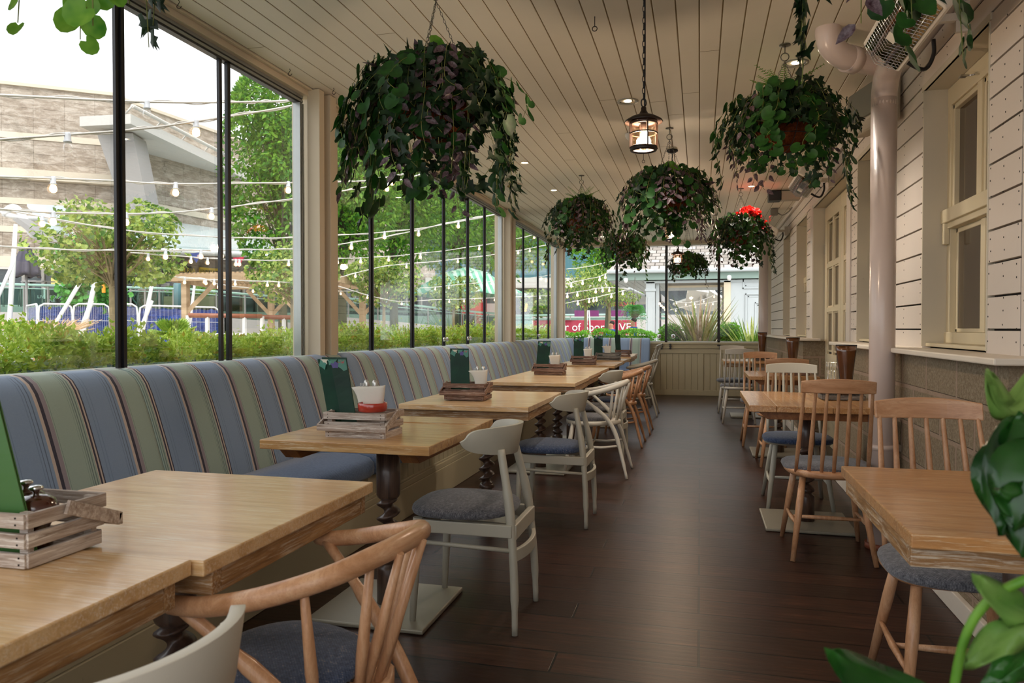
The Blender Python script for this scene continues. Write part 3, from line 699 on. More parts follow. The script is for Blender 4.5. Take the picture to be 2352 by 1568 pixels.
# ================================================================ CHAIRS
def cushion_mb(w, d, h, z, fr=.9, back=1.0, n=36, pw=2.7, dome=.5):
    """soft seat pad, wider at the front"""
    def ring(k, zz):
        L = []
        for j in range(n):
            a = 2 * PI * j / n; ca, sa = math.cos(a), math.sin(a)
            x = math.copysign(abs(ca) ** (2 / pw), ca) * w / 2; y = math.copysign(abs(sa) ** (2 / pw), sa) * d / 2
            x *= lerp(back, fr, (y / d + .5)) if True else 1
            L.append(Vector((x * k, y * k, zz)))
        return L
    m = MB(); m.loops([ring(.90, z), ring(.975, z + h * .12), ring(1.0, z + h * .4), ring(.985, z + h * .65), ring(.93, z + h * .85), ring(.75, z + h * 1.05), ring(.45, z + h * (1.12 + .1 * dome)), ring(.05, z + h * (1.15 + .12 * dome))])
    return m
def chairA(label, loc, rz, paint='grey_paint', cush='cush_grey', group=None, W=.198):
    """low chair: curved panel backrest on two raking posts"""
    C = thing('dining_chair', label, 'chair', loc, rz, group); P = M[paint]
    o = cushion_mb(.45, .43, .045, .432, fr=1.02, back=.88).build('seat', M[cush], C); o.location.y = .035
    m = MB()
    m.box(-.185, .185, .165, .19, .375, .425); m.box(-.165, .165, -.215, -.19, .36, .42)
    for s in (-1, 1): m.beam((s * .185, .19, .40), (s * .172, -.2, .395), .022, .05)
    m.build('seat_frame', P, C, bevel=.004)
    for s in (-1, 1):
        m = MB(); m.tube([(s * .192, .205, 0), (s * .187, .195, .2), (s * .182, .185, .43)], [.012, .017, .019], 12); m.build('leg', P, C)
        m = MB(); m.tube(curve([(s * .188, -.215, 0), (s * .176, -.208, .22), (s * .158, -.19, .43), (s * .138, -.168, .56), (s * .112, -.138, .70)], 5), [.0125] * 3 + [.0165] * 7 + [.0195] * 5 + [.0165] * 6, 12); m.build('leg', P, C)
        m = MB(); m.tube([(s * .185, .19, .335), (s * .172, -.2, .32)], .009, 8); m.build('side_rail', P, C)
    m = MB(); L = [[Vector((x, y + a, z + b)) for a, b in ((-.009, -.024), (.009, -.024), (.009, .024), (-.009, .024))] for x, y, z in curve([(-.172, -.205, .30), (-.09, -.226, .30), (0, -.234, .30), (.09, -.226, .30), (.172, -.205, .30)], 5)]; m.loops(L, sm=False); m.build('rear_rail', P, C, bevel=.003)
    # curved panel
    n = 44; L = []
    for i in range(n + 1):
        u = math.sin((-1 + 2 * i / n) * PI / 2); a = u * 1.25; x = W * math.sin(a) / math.sin(1.25); y = -.178 + .17 * (1 - math.cos(a)) / (1 - math.cos(1.25))
        hh = .060 * (1 - .34 * abs(u) ** 2.2); hh *= math.sqrt(max(.03, 1 - abs(u) ** 13)); zc = .735 + .008 * u * u
        nx, ny = math.sin(a) * .6, -math.cos(a); l = math.hypot(nx, ny); nx /= l; ny /= l; th = .0095
        top = Vector((x, y, zc + hh)); L.append([Vector((x + nx * th, y + ny * th - .012, zc + hh)), Vector((x + nx * th, y + ny * th, zc)), Vector((x + nx * th, y + ny * th + .012, zc - hh)),
                  Vector((x - nx * th, y - ny * th + .012, zc - hh)), Vector((x - nx * th, y - ny * th, zc)), Vector((x - nx * th, y - ny * th - .012, zc + hh))])
    m = MB(); m.loops(L); m.build('backrest', P, C, bevel=.004)
    return C
def chairB(label, loc, rz, wood='beech', woodz='beech_z', cush='cush_blue', group=None):
    """bow-backed armchair with fanned spindles"""
    C = thing('bow_back_armchair', label, 'chair', loc, rz, group); P = M[wood]; Pz = M[woodz]
    m = MB(); n = 40; prof = []
    def rr(a): 
        x = .225 * math.cos(a); y = .21 * math.sin(a)
        if y < 0: x *= 1 - .28 * (y / .21) ** 2 * 1; 
        return x, y - (.03 if y < -.15 else 0)
    for k, z in ((.93, .402), (1, .41), (1, .432), (.97, .438)): prof.append([Vector((rr(2 * PI * j / n)[0] * k, rr(2 * PI * j / n)[1] * k, z)) for j in range(n)])
    m.loops(prof); m.build('seat', P, C)
    m = cushion_mb(.43, .37, .035, .436, fr=1.02, back=.8, pw=2.3); 
    o = m.build('cushion', M[cush], C); o.location.y = .02
    bow = curve([(-.238, .10, .65), (-.246, .0, .662), (-.236, -.12, .69), (-.18, -.225, .722), (-.08, -.275, .742), (0, -.285, .746), (.08, -.275, .742), (.18, -.225, .722), (.236, -.12, .69), (.246, .0, .662), (.238, .10, .65)], 6)
    rad = [.0185 + .003 * math.sin(PI * i / (len(bow) - 1)) for i in range(len(bow))]; rad[0] = .013; rad[-1] = .013; rad[1] = .018; rad[-2] = .018
    m = MB(); m.tube(bow, rad, 14); m.build('bow_rail', P, C)
    for s in (-1, 1):
        m = MB(); m.tube(curve([(s * .236, .07, .65), (s * .205, -.04, .56), (s * .175, -.15, .455), (s * .175, -.215, .34), (s * .2, -.265, .17), (s * .235, -.31, .0)], 5), [.013] * 6 + [.017] * 12 + [.014] * 5 + [.011] * 3, 12); m.build('bent_leg', Pz, C)
        m = MB(); m.tube([(s * .155, .13, .42), (s * .175, .165, .2), (s * .19, .195, 0)], [.017, .018, .012], 12); m.build('leg', Pz, C)
        m = MB(); m.tube([(s * .17, .155, .24), (s * .18, -.1, .23), (s * .185, -.235, .25)], [.008, .012, .008], 10); m.build('stretcher', Pz, C)
    m = MB(); m.tube([(-.18, 0, .235), (0, 0, .235), (.18, 0, .235)], [.008, .012, .008], 10); m.build('stretcher', Pz, C)
    for bx, tx, ty, tz in ((-.125, -.205, -.195, .70), (-.045, -.10, -.27, .735), (-.018, -.0, -.305, .74), (.018, .0, -.305, .74), (.045, .10, -.27, .735), (.125, .205, -.195, .70)):
        if abs(bx) == .018: bx *= 1.4; tx = bx * 1.9
        by = -.205 if abs(bx) < .1 else -.16
        a = Vector((bx, by, .43)); b = Vector((tx, ty, tz)); q = (a + b) / 2
        m = MB(); m.tube([a, a.lerp(b, .35), b], [.009, .0125, .008], 10); m.build('spindle', Pz, C)
    if wood == 'beech':
        m = MB()
        for k in range(26):
            a = -PI / 2 + (k - 12.5) * .075; m.sphere((.185 * math.cos(a), .186 * math.sin(a) + .02, .445), .0035, 6)
        m.build('nail_trim', M['iron'], C)
    return C
def chairC(label, loc, rz, wood='beech', woodz='beech_z', cush='cush_grey', group=None, pad=True, H=.93, RW=.335):
    """tall comb-backed chair with seven spindles"""
    C = thing('spindle_back_chair', label, 'chair', loc, rz, group); P = M[wood]; Pz = M[woodz]
    n = 44
    def ring(k, z):
        L = []
        for j in range(n):
            a = 2 * PI * j / n; ca, sa = math.cos(a), math.sin(a)
            if sa > 0: x = math.copysign(abs(ca) ** .55, ca) * .215; y = abs(sa) ** .55 * .19
            else: x = math.copysign(abs(ca) ** .85, ca) * .215; y = -abs(sa) ** .95 * .225
            L.append(Vector((x * k, y * k, z)))
        return L
    m = MB(); m.loops([ring(.94, .418), ring(1, .43), ring(1, .447), ring(.97, .453)]); m.build('seat', P, C)
    if pad:
        o = cushion_mb(.462, .42, .042, .432, fr=1.0, back=.93, pw=3).build('cushion', M[cush], C); o.location.y = .032
    for s in (-1, 1):
        for e, top, foot in ((1, (.145, .135), (.20, .235)), (-1, (.135, -.125), (.195, -.235))):
            m = MB(); a = Vector((s * top[0], top[1], .42)); b = Vector((s * foot[0], foot[1], 0)); m.tube([a, a.lerp(b, .35), b], [.016, .0185, .012], 12); m.build('leg', Pz, C)
        m = MB(); m.tube([(s * .178, .195, .17), (s * .178, 0, .175), (s * .172, -.185, .18)], [.007, .012, .007], 10); m.build('stretcher', Pz, C)
    m = MB(); m.tube([(-.178, .0, .175), (0, .0, .175), (.178, .0, .175)], [.008, .0125, .008], 10); m.build('stretcher', Pz, C)
    def top(u): return Vector((u * RW / 2, -.305 - .028 * (1 - u * u), H - .055))
    for k in range(7):
        u = (-1 + 2 * k / 6) * .93; a = Vector((u * .185, -.075 - .125 * math.sqrt(1 - (u * .93) ** 2), .44)); b = top(u)
        m = MB(); m.tube([a, a.lerp(b, .3), a.lerp(b, .98), b], [.008, .0115, .0075, .0075], 10); m.build('spindle', Pz, C)
    L = []
    for i in range(17):
        u = -1 + 2 * i / 16; p = top(u * 1.02); k = 1 - .0 * abs(u); e = .007 * (1 - u * u); th = .011
        L.append([p + Vector((0, -th, -.012)), p + Vector((0, th, -.012)), p + Vector((0, th - .012, .046 + e * 2)), p + Vector((0, -th - .012, .046 + e * 2))])
    m = MB(); m.loops(L, sm=False); m.build('comb_rail', P, C, bevel=.004, angle=60)
    return C
L90 = PI / 2; GL = 'grey-painted chairs with curved backs'
chairA('white-painted curved chair back cut off at the bottom left corner', (-.785, .765, 0), L90 - .45, 'white_paint', 'cush_blue', W=.225)
chairB('beech bow-backed armchair with blue tweed cushion in the left foreground', (-.865, 1.43, 0), L90 - .12)
a1 = chairA('grey curved-back chair with grey pad at the red dish table, whole and nearest the aisle', (-.90, 2.93, 0), L90)
chairA('grey curved-back chair with mottled blue pad, second along the aisle', (-.86, 4.5, 0), L90, cush='cush_blue')
chairB('white-grey painted bow-backed armchair at the first of the three joined tables', (-.86, 6.05, 0), L90, 'white_paint', 'white_paint', 'cush_grey')
chairA('grey curved-back chair, its panel showing above the white bow-backed armchair', (-.88, 6.83, 0), L90, cush='cush_grey')
chairB('natural wood bow-backed armchair, nearer of the two beyond the grey chairs', (-.86, 7.6, 0), L90, cush='cush_blue')
chairB('natural wood bow-backed armchair, farther of the two on the left', (-.84, 8.55, 0), L90, cush='cush_grey')
chairB('pale grey bow-backed armchair beyond the wooden pair on the left', (-.86, 10.25, 0), L90, 'grey_paint', 'grey_paint', 'cush_grey')
chairC('pale grey comb-back chair side-on near the far end of the bench', (-.95, 11.45, 0), L90, 'grey_paint', 'grey_paint', pad=False)
chairC('pale grey comb-back chair side-on, last one by the end wall dado', (-.95, 12.3, 0), L90, 'grey_paint', 'grey_paint', pad=False)
GR = 'comb-backed chairs along the boarded wall'
chairC('beech comb-back chair facing away, in front of the brown plank table', (.655, 4.2, 0), 0, group=GR)
chairC('beech comb-back chair facing us at the right edge, behind the pale table', (.775, 2.56, 0), PI, group=GR)
chairC('grey-green comb-back chair with blue pad on the far side of the brown plank table', (.63, 5.27, 0), PI, 'grey_paint', 'grey_paint', 'cush_blue', group=GR)
chairC('beech comb-back chair just behind the grey-green one, facing the door-side table', (.70, 6.82, 0), 0, group=GR)
chairC('beech comb-back chair beyond the door-side table, facing us', (.62, 7.95, 0), PI, group=GR)
chairC('pale grey comb-back chair with dark pad in front of the farthest right table', (.47, 9.78, 0), 0, 'white_paint', 'white_paint', group=GR)
chairC('pinkish pale comb-back chair on the far side of the farthest right table', (.45, 10.95, 0), PI, 'white_paint', 'white_paint', group=GR)
# ================================================================ THINGS ON THE TABLES
MM = dict(menu=NT('menu_green'))
t = MM['menu']; v = t.coords(); n = t.noise(v, 7, 2); t.col(t.ramp(n, [(.3, '06291d'), (.7, '0d3f2a')])); t.set(.5, .3); M['menu'] = t.mat; M['menu_bright'] = plain('menu_lime', '3d6a2c', .45, var=.25, scale=3)
M['leafprint'] = plain('print_leaf', '3f7f6c', .4); M['flowerprint'] = plain('print_purple', '4b3f86', .4); M['redprint'] = plain('print_red', 'a84a4a', .4); M['paleprint'] = plain('print_pale', 'cfcab4', .5); M['yellowprint'] = plain('print_yellow', 'caa860', .5)
def crate(label, x0, y0, w=.245, d=.165, mat='crate', tilt='front', rz=0, z=TT):
    """slatted condiment crate with a bail handle; x0,y0 = near left corner"""
    C = thing('condiment_crate', label, 'crate', (x0 + w / 2, y0 + d / 2, z + .001), rz, 'slatted wooden crates on the tables')
    W, D, K = w / 2, d / 2, M[mat]; th = .009
    for k in range(3):
        z0 = .001 + k * .036; e = k * .003
        for s in (-1, 1):
            m = MB(); m.box(-W - e, W + e, s * (D + e) - th / 2, s * (D + e) + th / 2, z0, z0 + .026); m.build('long_slat', K, C, bevel=.0012)
            m = MB(); m.box(s * (W + e) - th / 2, s * (W + e) + th / 2, -D - e, D + e, z0, z0 + .026); m.build('end_slat', M.get(mat + '_y', K), C, bevel=.0012)
    for sx in (-1, 1):
        for sy in (-1, 1):
            m = MB(); m.box(sx * (W - .012) - .009, sx * (W - .012) + .009, sy * (D - .012) - .006, sy * (D - .012) + .006, .001, .098); m.build('corner_post', K, C)
    m = MB(); m.box(-W + .005, W - .005, -D + .005, D - .005, .002, .008); m.build('floor_board', K, C)
    q = MB()
    for s in (-1, 1):
        for xx in (-W + .012, W - .012):
            for k in range(3): q.cbox((xx, s * (D + k * .003 + .0046), .008 + k * .036), (.003, .0016, .003)); q.cbox((xx, s * (D + k * .003 + .0046), .02 + k * .036), (.003, .0016, .003))
    q.build('nails', M['gap'], C)
    # handle folded over : arms pivot at the top of the short ends
    sy = {'front': -1, 'back': 1}[tilt]; L = D + .032; dz = -.052
    m = MB()
    for s in (-1, 1): m.beam((s * (W + .017), -sy * .012, .095), (s * (W + .017), sy * L, .095 + dz), .008, .026)
    m.beam((-W - .021, sy * L, .095 + dz), (W + .021, sy * L, .095 + dz), .010, .024)
    m.build('handle', K, C, bevel=.0012)
    return C
def menu(label, x, y, z=TT + .012, w=.118, h=.29, lean=(-.1, .03), rz=0, th=.012, open_top=True, mat='menu', simple=False):
    C = thing('menu', label, 'menu', (x, y, z), rz, 'green menus standing in the crates')
    sx = lambda zz: lean[0] * zz / h; 
    def P(u, t, zz): return Vector((u * w / 2 + sx(zz), t + lean[1] * zz / h, zz))
    m = MB(); L = []
    for i in range(9):
        zz = h * i / 8; op = th * (1 + 1.4 * (i / 8) ** 2 * (1 if open_top else 0))
        L.append([P(-1, -op / 2, zz), P(0, -op * .75, zz), P(1, -.002, zz), P(1, 0, zz), P(0, -op * .75 + .0018, zz), P(-1, -op / 2 + .0018, zz)])
    m.loops(L, sm=False); m.build('front_cover', M[mat], C)
    m = MB(); L = []
    for i in range(9):
        zz = (h + .006) * i / 8; op = th * (1 + 1.4 * (i / 8) ** 2 * (1 if open_top else 0))
        L.append([P(-1, op / 2, zz), P(0, op * .75, zz), P(1, .004, zz), P(1, .002, zz), P(0, op * .75 - .0018, zz), P(-1, op / 2 - .0018, zz)])
    m.loops(L, sm=False); m.build('back_cover', M[mat], C)
    m = MB(); L = []
    for i in range(9):
        zz = (h - .003) * i / 8; L.append([P(-.95, -.002, zz), P(.96, 0, zz), P(.96, .0016, zz), P(-.95, .002, zz)])
    m.loops(L, sm=False); m.build('pages', M['napkin'], C)
    if not simple:
        op = th * (2.4 if open_top else 1)
        def fy(u): return (-op * .75 + (op * .75 - .002) * u - .0012) if u > 0 else (-op * .75 + (op * .25) * (-u) - .0012)
        def blob(mi, cu, cz, r, pts, spike):
            q = MB(); vs = []
            for k in range(pts * 2):
                a = 2 * PI * k / (pts * 2) + .3; rr = r * (1 if k % 2 == 0 else spike); u = max(-.98, min(.98, cu + rr * math.cos(a) / (w / 2))); zz = min(h * .998, cz + rr * math.sin(a)); vs.append(P(u, fy(u) * .99 - .0002, zz))
            c = P(cu, fy(cu) - .0006, cz); o = [c] + vs; q.add(o, [(0, i + 1, (i + 1) % len(vs) + 1) for i in range(len(vs))]); q.build('printed_flower', mi, C)
        blob(M['leafprint'], -.62, h - .02, .024, 4, .6); blob(M['leafprint'], .1, h - .006, .022, 5, .6); blob(M['leafprint'], .85, h - .02, .028, 6, .8); blob(M['paleprint'], -.45, h - .004, .02, 5, .6)
        blob(M['flowerprint'], .27, h - .022, .016, 5, .75); blob(M['yellowprint'], .27, h - .022, .004, 5, .9); blob(M['redprint'], .78, h - .014, .022, 7, .3)
    return C
def napkin(label, x, y, z, w=.1, h=.085, lean=(.0, 0), rz=0, cut=True, flap=.3):
    C = thing('cutlery_pouch', label, 'napkin pouch', (x, y, z), rz, 'paper cutlery pouches in the crates')
    L = []
    n = 20
    for i in range(9):
        u = i / 8; zz = h * u; ww = w / 2 * lerp(.80, 1, u ** .8); dd = lerp(.016, .012, u); row = []
        for j in range(n):
            a = 2 * PI * j / n; x_ = math.copysign(abs(math.cos(a)) ** .35, math.cos(a)) * ww; y_ = math.sin(a) * dd; f = 1 + .08 * math.sin(3 * a + u * 3)
            row.append(Vector((x_ - flap * .6 * w * (u ** 3) * (1 if x_ < 0 else 0) * abs(x_) / (w / 2) * 1, y_ * f, zz + (.006 * math.cos(a) * u))))
        L.append(row)
    m = MB(); m.loops(L, cap=False); m.build('paper', M['napkin'], C, solid=.001)
    if cut:
        m = MB()
        for s, k in ((-.02, 0), (.015, 1)):
            m.loops([[Vector((s + a * ww, .002 + b * .003, zz)) for a, b in ((-1, -1), (1, -1), (1, 1), (-1, 1))] for zz, ww in ((.01, .006), (h, .009), (h + .014, .010), (h + .022, .007), (h + .026, .002))])
        for q in range(4): m.cbox((-.045 + q * .006, .004, h + .002), (.0022, .002, .02))
        m.build('cutlery', M['wood_cutlery'], C)
    return C
# crate 0 : mills and leaning menu
crate('whitewashed crate at the left edge holding two pepper mills', -1.392, 1.045, mat='crate', tilt='back')
for x, y, l in ((-1.20, 1.115, 'dark brown pepper mill with silver knob, nearer the crate corner'), (-1.262, 1.150, 'dark brown mill with silver knob, half hidden behind the other')):
    g = thing('pepper_mill', l, 'mill', (x, y, TT + .012))
    q = MB(); q.lathe([(.026, 0), (.028, .02), (.024, .035), (.023, .045), (.033, .06), (.037, .072), (.037, .082), (.031, .094), (.018, .102), (.004, .104)], n=24, cap=True); q.build('body', M['mill'], g)
    q = MB(); q.lathe([(.005, .102), (.006, .109), (.012, .113), (.013, .117), (.009, .120), (.0, .121)], n=18, cap=False); q.build('knob', M['chrome'], g)
menu('bright green menu leaning at the left edge beside the pepper mills', -1.222, 1.068, w=.15, h=.30, lean=(-.09, .0), mat='menu_bright', simple=True)
# crate on the plank table
crate('whitewashed crate with handle folded forward, holding the red dish', -1.41, 2.61, mat='crate')
menu('open-topped green menu with flowers, in the crate with the red dish', -1.372, 2.69, lean=(-.06, .02), th=.016)
r = thing('dish', 'round terracotta-red glazed dish on the crate in front of the paper pouch', 'dish', (-1.235, 2.655, TT + .102))
q = MB(); q.lathe([(.02, .0), (.05, .0), (.056, .004), (.0575, .032), (.055, .035), (.052, .032), (.049, .007), (0.001, .006)], n=36, cap=False); q.build('body', M['red_dish'], r)
napkin('wide white paper pouch standing in the red dish', -1.258, 2.69, TT + .115, w=.12, h=.082, rz=.05)
# table 4
crate('brown slatted crate on the table behind the red dish table', -1.47, 4.16, .24, .165, 'crate2')
menu('upright dark green menu in the second brown crate', -1.40, 4.25, h=.285, lean=(-.015, .02), th=.006, open_top=False)
napkin('white pouch with a pointed flap in the second brown crate', -1.27, 4.24, TT + .085, w=.085, h=.09, flap=.7)
crate('brown slatted crate on the joined tables, with squat paper bag', -1.47, 6.62, .26, .17, 'crate2')
menu('dark green menu in the crate on the three joined tables', -1.42, 6.71, h=.29, lean=(.02, .02), th=.006, open_top=False)
napkin('cream paper pouch, squat and wide, on the joined tables', -1.29, 6.68, TT + .08, w=.1, h=.1, flap=.15)
crate('brown and grey crate on the bearer table beyond the joined ones', -1.46, 8.62, .26, .17, 'crate2')
menu('dark green menu, fourth along the bench', -1.40, 8.72, h=.3, lean=(.0, .02), th=.006, open_top=False)
napkin('small cream pouch beside the fourth menu', -1.28, 8.68, TT + .085, w=.1, h=.1, flap=.12)
crate('dark grey crate on the narrow plank table', -1.34, 9.85, .3, .18, 'crate_grey')
menu('dark green menu, fifth along the bench', -1.33, 9.95, h=.31, lean=(.0, .02), th=.006, open_top=False)
napkin('white pouch leaning left in the dark grey crate', -1.20, 9.93, TT + .09, w=.1, h=.1, flap=.5)
crate('small reddish crate with handle up on the farthest joined table', -1.23, 11.2, .2, .15, 'crate2', tilt='back')
menu('teal green menu standing edge-on at the farthest crate', -1.2, 11.3, w=.08, h=.31, lean=(-.02, .02), th=.006, open_top=False, simple=True)
# right tables: tapered glossy menu holders beside grey crates
def vase(label, x, y, h=.30):
    C = thing('menu_holder', label, 'menu holder', (x, y, TT + .10 if h > 0 else TT), 0, 'glossy tapered menu holders on the right tables')
    L = []
    for i in range(9):
        u = i / 8; a = lerp(.026, .058, u ** 1.2); b = lerp(.02, .028, u); L.append([Vector((a * math.cos(q), b * math.sin(q), -.085 + (h + .085) * u * .8)) for q in [2 * PI * j / 20 for j in range(20)]])
    m = MB(); m.loops(L, cap=False); m.build('folded_cover', M['amber'], C, solid=.003)
    m = MB(); m.tube(L[-1] + [L[-1][0]], .0035, 6); 
    for j in (0, 10): m.tube([l[j] for l in L], .003, 6)
    m.build('edging', M['black'], C); return C
crate('grey slatted crate on the brown plank table beside the drainpipe', .71, 4.72, .23, .17, 'crate_grey', tilt='back')
vase('glossy amber menu holder half hidden by the drainpipe', .86, 4.85)
q = thing('fork_bundle', 'steel forks standing in the crate beside the drainpipe', 'cutlery', (.775, 4.83, TT + .02))
k = MB()
for j in range(3):
    x = -.02 + j * .018; k.tube([(x, 0, 0), (x, 0, .15)], .003, 6)
    for p in range(4): k.tube([(x - .009 + p * .006, 0, .15), (x - .009 + p * .006, 0, .2)], .0012, 5)
k.build('forks', M['chrome'], q)
crate('brown slatted crate on the table by the double door', .74, 7.15, .22, .16, 'crate2', tilt='back')
vase('glossy amber menu holder in front of the cream double door', .83, 7.25, .32)
crate('dark slatted crate on the farthest right table', .70, 10.25, .24, .16, 'crate_grey')
vase('dark glossy menu holder in front of the far pink pipe', .80, 10.35, .36)
# ================================================================ PLANTS
M['ivy'] = leafmat('ivy_leaf', '081809', '1b3c17', .12, .55)
M['round_leaf'] = leafmat('geranium_leaf', '12330f', '2e6120', .25, .55)
M['striped_leaf'] = leafmat('tradescantia_leaf', '35161f', '7d6a70', .12, .4, scale=60)
M['bright_leaf'] = leafmat('fresh_leaf', '3d8420', '86b843', .35, .4)
M['stem'] = leafmat('stem', '5c6a2c', '8c8a48', .1, .6)
M['coir'] = NT('coir_liner'); t = M['coir']; n = t.noise(t.coords(), 60, 5, .8); t.col(t.ramp(n, [(.3, '3a1c0e'), (.7, '8a4a26')])); t.set(.95, .1); t.bump(n, .8, .01); M['coir'] = t.mat
M['red_flower'] = leafmat('red_flower', 'a80f10', 'e22a1c', .3, .6)
OUT = {
 'ivy': [(0, -.05), (.30, -.22), (.52, .02), (.26, .16), (.36, .48), (.12, .42), (0, 1.0), (-.12, .42), (-.36, .48), (-.26, .16), (-.52, .02), (-.30, -.22)],
 'round': [(0, .02), (.22, -.18), (.46, -.06), (.56, .24), (.50, .56), (.30, .80), (0, .88), (-.30, .80), (-.50, .56), (-.56, .24), (-.46, -.06), (-.22, -.18)],
 'ovate': [(0, 0), (.20, .18), (.26, .42), (.17, .74), (0, 1.05), (-.17, .74), (-.26, .42), (-.20, .18)],
 'long': [(0, 0), (.12, .2), (.17, .5), (.11, .8), (0, 1.1), (-.11, .8), (-.17, .5), (-.12, .2)],
 'diam': [(0, 0), (.28, .45), (0, 1), (-.28, .45)]}
def leaf(m, p, out, nrm, size, kind='ivy', mi=0, cup=.16, rnd=R):
    """one leaf at p, tip pointing along out, face towards nrm"""
    y = out.normalized(); x = y.cross(nrm)
    if x.length < 1e-3: x = y.cross(Vector((.3, .5, .8)))
    x.normalize(); z = x.cross(y); o = OUT[kind]
    vs = [p + y * (size * .38) - z * (size * cup * .6)] if kind != 'diam' else []
    for a, b in o:
        vs.append(p + x * (a * size) + y * (b * size) + z * (size * cup * (abs(a) * 1.4 - max(0, b - .5) * .9)))
    n = len(o)
    if kind == 'diam': m.add(vs, [(0, 1, 2), (0, 2, 3)], mi, False)
    else: m.add(vs, [(0, i + 1, (i + 1) % n + 1) for i in range(n)], mi, True)
def rv(r, a=1): return Vector((r.uniform(-a, a), r.uniform(-a, a), r.uniform(-a, a)))
def vine(mats, stems, pts, kind, size, r, gap=.035, axis=None, sp=.9):
    """leaves alternately along a trailing stem"""
    stems.tube(pts, .0013, 4, cap=False)
    acc = 0; side = 1
    for a, b in zip(pts[:-1], pts[1:]):
        acc += (b - a).length
        if acc > gap:
            acc = 0; side = -side; d = (b - a).normalized()
            rad = Vector((b.x - (axis.x if axis else 0), b.y - (axis.y if axis else 0), 0))
            rad = rad.normalized() if rad.length > .01 else Vector((1, 0, 0))
            tan = rad.cross(Vector((0, 0, 1))) * side
            out = (tan * sp + Vector((0, 0, -.75)) + rad * .25 + rv(r, .4)).normalized()
            leaf(mats[kind], b + tan * .012, out, (rad + Vector((0, 0, .45)) + rv(r, .5)), size * r.uniform(.65, 1.2), {'ivy': 'ivy', 'round': 'round', 'striped': 'ovate', 'bright': 'round'}[kind])
def basket(label, loc, s=1.0, seed=1, drop=.42, hook=None, flowers=None, wide=.33, trails=(), purple=.25, roundf=.35, fern=False, chains=True, nv=62, window_lit=False):
    """loc = centre of the rim"""
    r = random.Random(seed); B = thing('hanging_basket', label, 'hanging basket', loc, 0, 'hanging baskets under the ceiling')
    rim = .165 * s; dep = .17 * s
    m = MB(); prof = [(.02 * s, -dep)] + [(rim * math.sin(a), -dep * math.cos(a)) for a in [PI / 2 * k / 7 for k in range(1, 8)]]
    m.lathe(prof, n=26, cap=True); m.build('liner', M['coir'], B, solid=.006)
    m = MB(); 
    for k in range(10):
        a = 2 * PI * k / 10; m.tube([(rim * 1.02 * math.sin(q) * math.cos(a), rim * 1.02 * math.sin(q) * math.sin(a), -dep * 1.02 * math.cos(q)) for q in [PI / 2 * j / 6 for j in range(7)]], .0022, 5)
    for q in (.5, 1.0, 1.57):
        m.tube([(rim * 1.02 * math.sin(q) * math.cos(a), rim * 1.02 * math.sin(q) * math.sin(a), -dep * 1.02 * math.cos(q)) for a in [2 * PI * j / 24 for j in range(25)]], .0025, 5)
    m.build('wire_frame', M['black'], B)
    if chains:
        top = CE - loc[2]
        hx = .0
        ring = top - .09
        m = MB(); m.tube([(0, 0, top), (0, 0, top - .045)], .003, 6)
        m.lathe([(.03, 0), (.03, -.004), (.012, -.006)], (0, 0, top), 18, cap=True)
        m.tube([(.021 * math.cos(a), 0, top - .066 + .021 * math.sin(a)) for a in [2 * PI * j / 16 for j in range(17)]], .0028, 6)
        m.build('hook', M['chain'], B)
        for k in range(3):
            a = 2 * PI * k / 3 + .5; A = Vector((0, 0, ring)); E = Vector((rim * math.cos(a), rim * math.sin(a), 0)); L = (E - A).length; n = int(L / .017); m = MB()
            d = (E - A).normalized(); u = d.cross(Vector((0, 1, .1))).normalized(); w = d.cross(u)
            for j in range(n):
                c = A.lerp(E, (j + .5) / n); q = u if j % 2 else w
                m.tube([c + d * (.0105 * math.cos(t_)) + q * (.0045 * math.sin(t_)) for t_ in [2 * PI * i / 8 for i in range(9)]], .0013, 4, cap=False)
            m.build('chain', M['chain'], B)
    ms = {'ivy': MB(), 'round': MB(), 'striped': MB(), 'bright': MB()}; st = MB()
    # mound of leaves above the rim and around the bowl
    for k in range(int(185)):
        a = r.uniform(0, 2 * PI); el = r.uniform(-.35, 1.45); rr = wide * .78 * s if el < .5 else wide * .74 * s
        d = Vector((math.cos(a) * math.cos(el), math.sin(a) * math.cos(el), math.sin(el) * .62))
        q = r.random(); kd = 'striped' if q < purple * .5 else ('round' if q < purple * .5 + roundf else 'ivy')
        if el > .9 and r.random() < .3: kd = 'bright'
        p = Vector((d.x * rr, d.y * rr, d.z * rr)) * r.uniform(.72, 1.1)
        leaf(ms[kd], p, d + rv(r, .5) + Vector((0, 0, -.5 if el < .6 else .1)), d + rv(r, .5), .062 * s * r.uniform(.65, 1.2), {'ivy': 'ivy', 'round': 'round', 'striped': 'ovate', 'bright': 'round'}[kd])
    for k in range(nv):
        a = r.uniform(0, 2 * PI); q = r.random(); kd = 'striped' if q < purple else ('round' if q < purple + roundf else 'ivy')
        L = drop * s * (.22 + .78 * r.random() ** 1.7); Rr = wide * s * r.uniform(.7, 1.16); up = .1 * s * r.random()
        c, sn = math.cos(a), math.sin(a); w1 = r.uniform(-.05, .05); w2 = r.uniform(-.06, .06)
        pts = curve([(rim * .6 * c, rim * .6 * sn, .02), (Rr * .7 * c, Rr * .7 * sn, .05 + up), (Rr * c - w1 * sn, Rr * sn + w1 * c, -L * .3), ((Rr * .97) * c - w2 * sn, Rr * .97 * sn + w2 * c, -L * .7), (Rr * .92 * c - w1 * sn, Rr * .92 * sn + w1 * c, -L)], 8)
        vine(ms, st, pts, kd, {'ivy': .064, 'round': .058, 'striped': .045}[kd] * s, r, gap={'ivy': .04, 'round': .042, 'striped': .024}[kd])
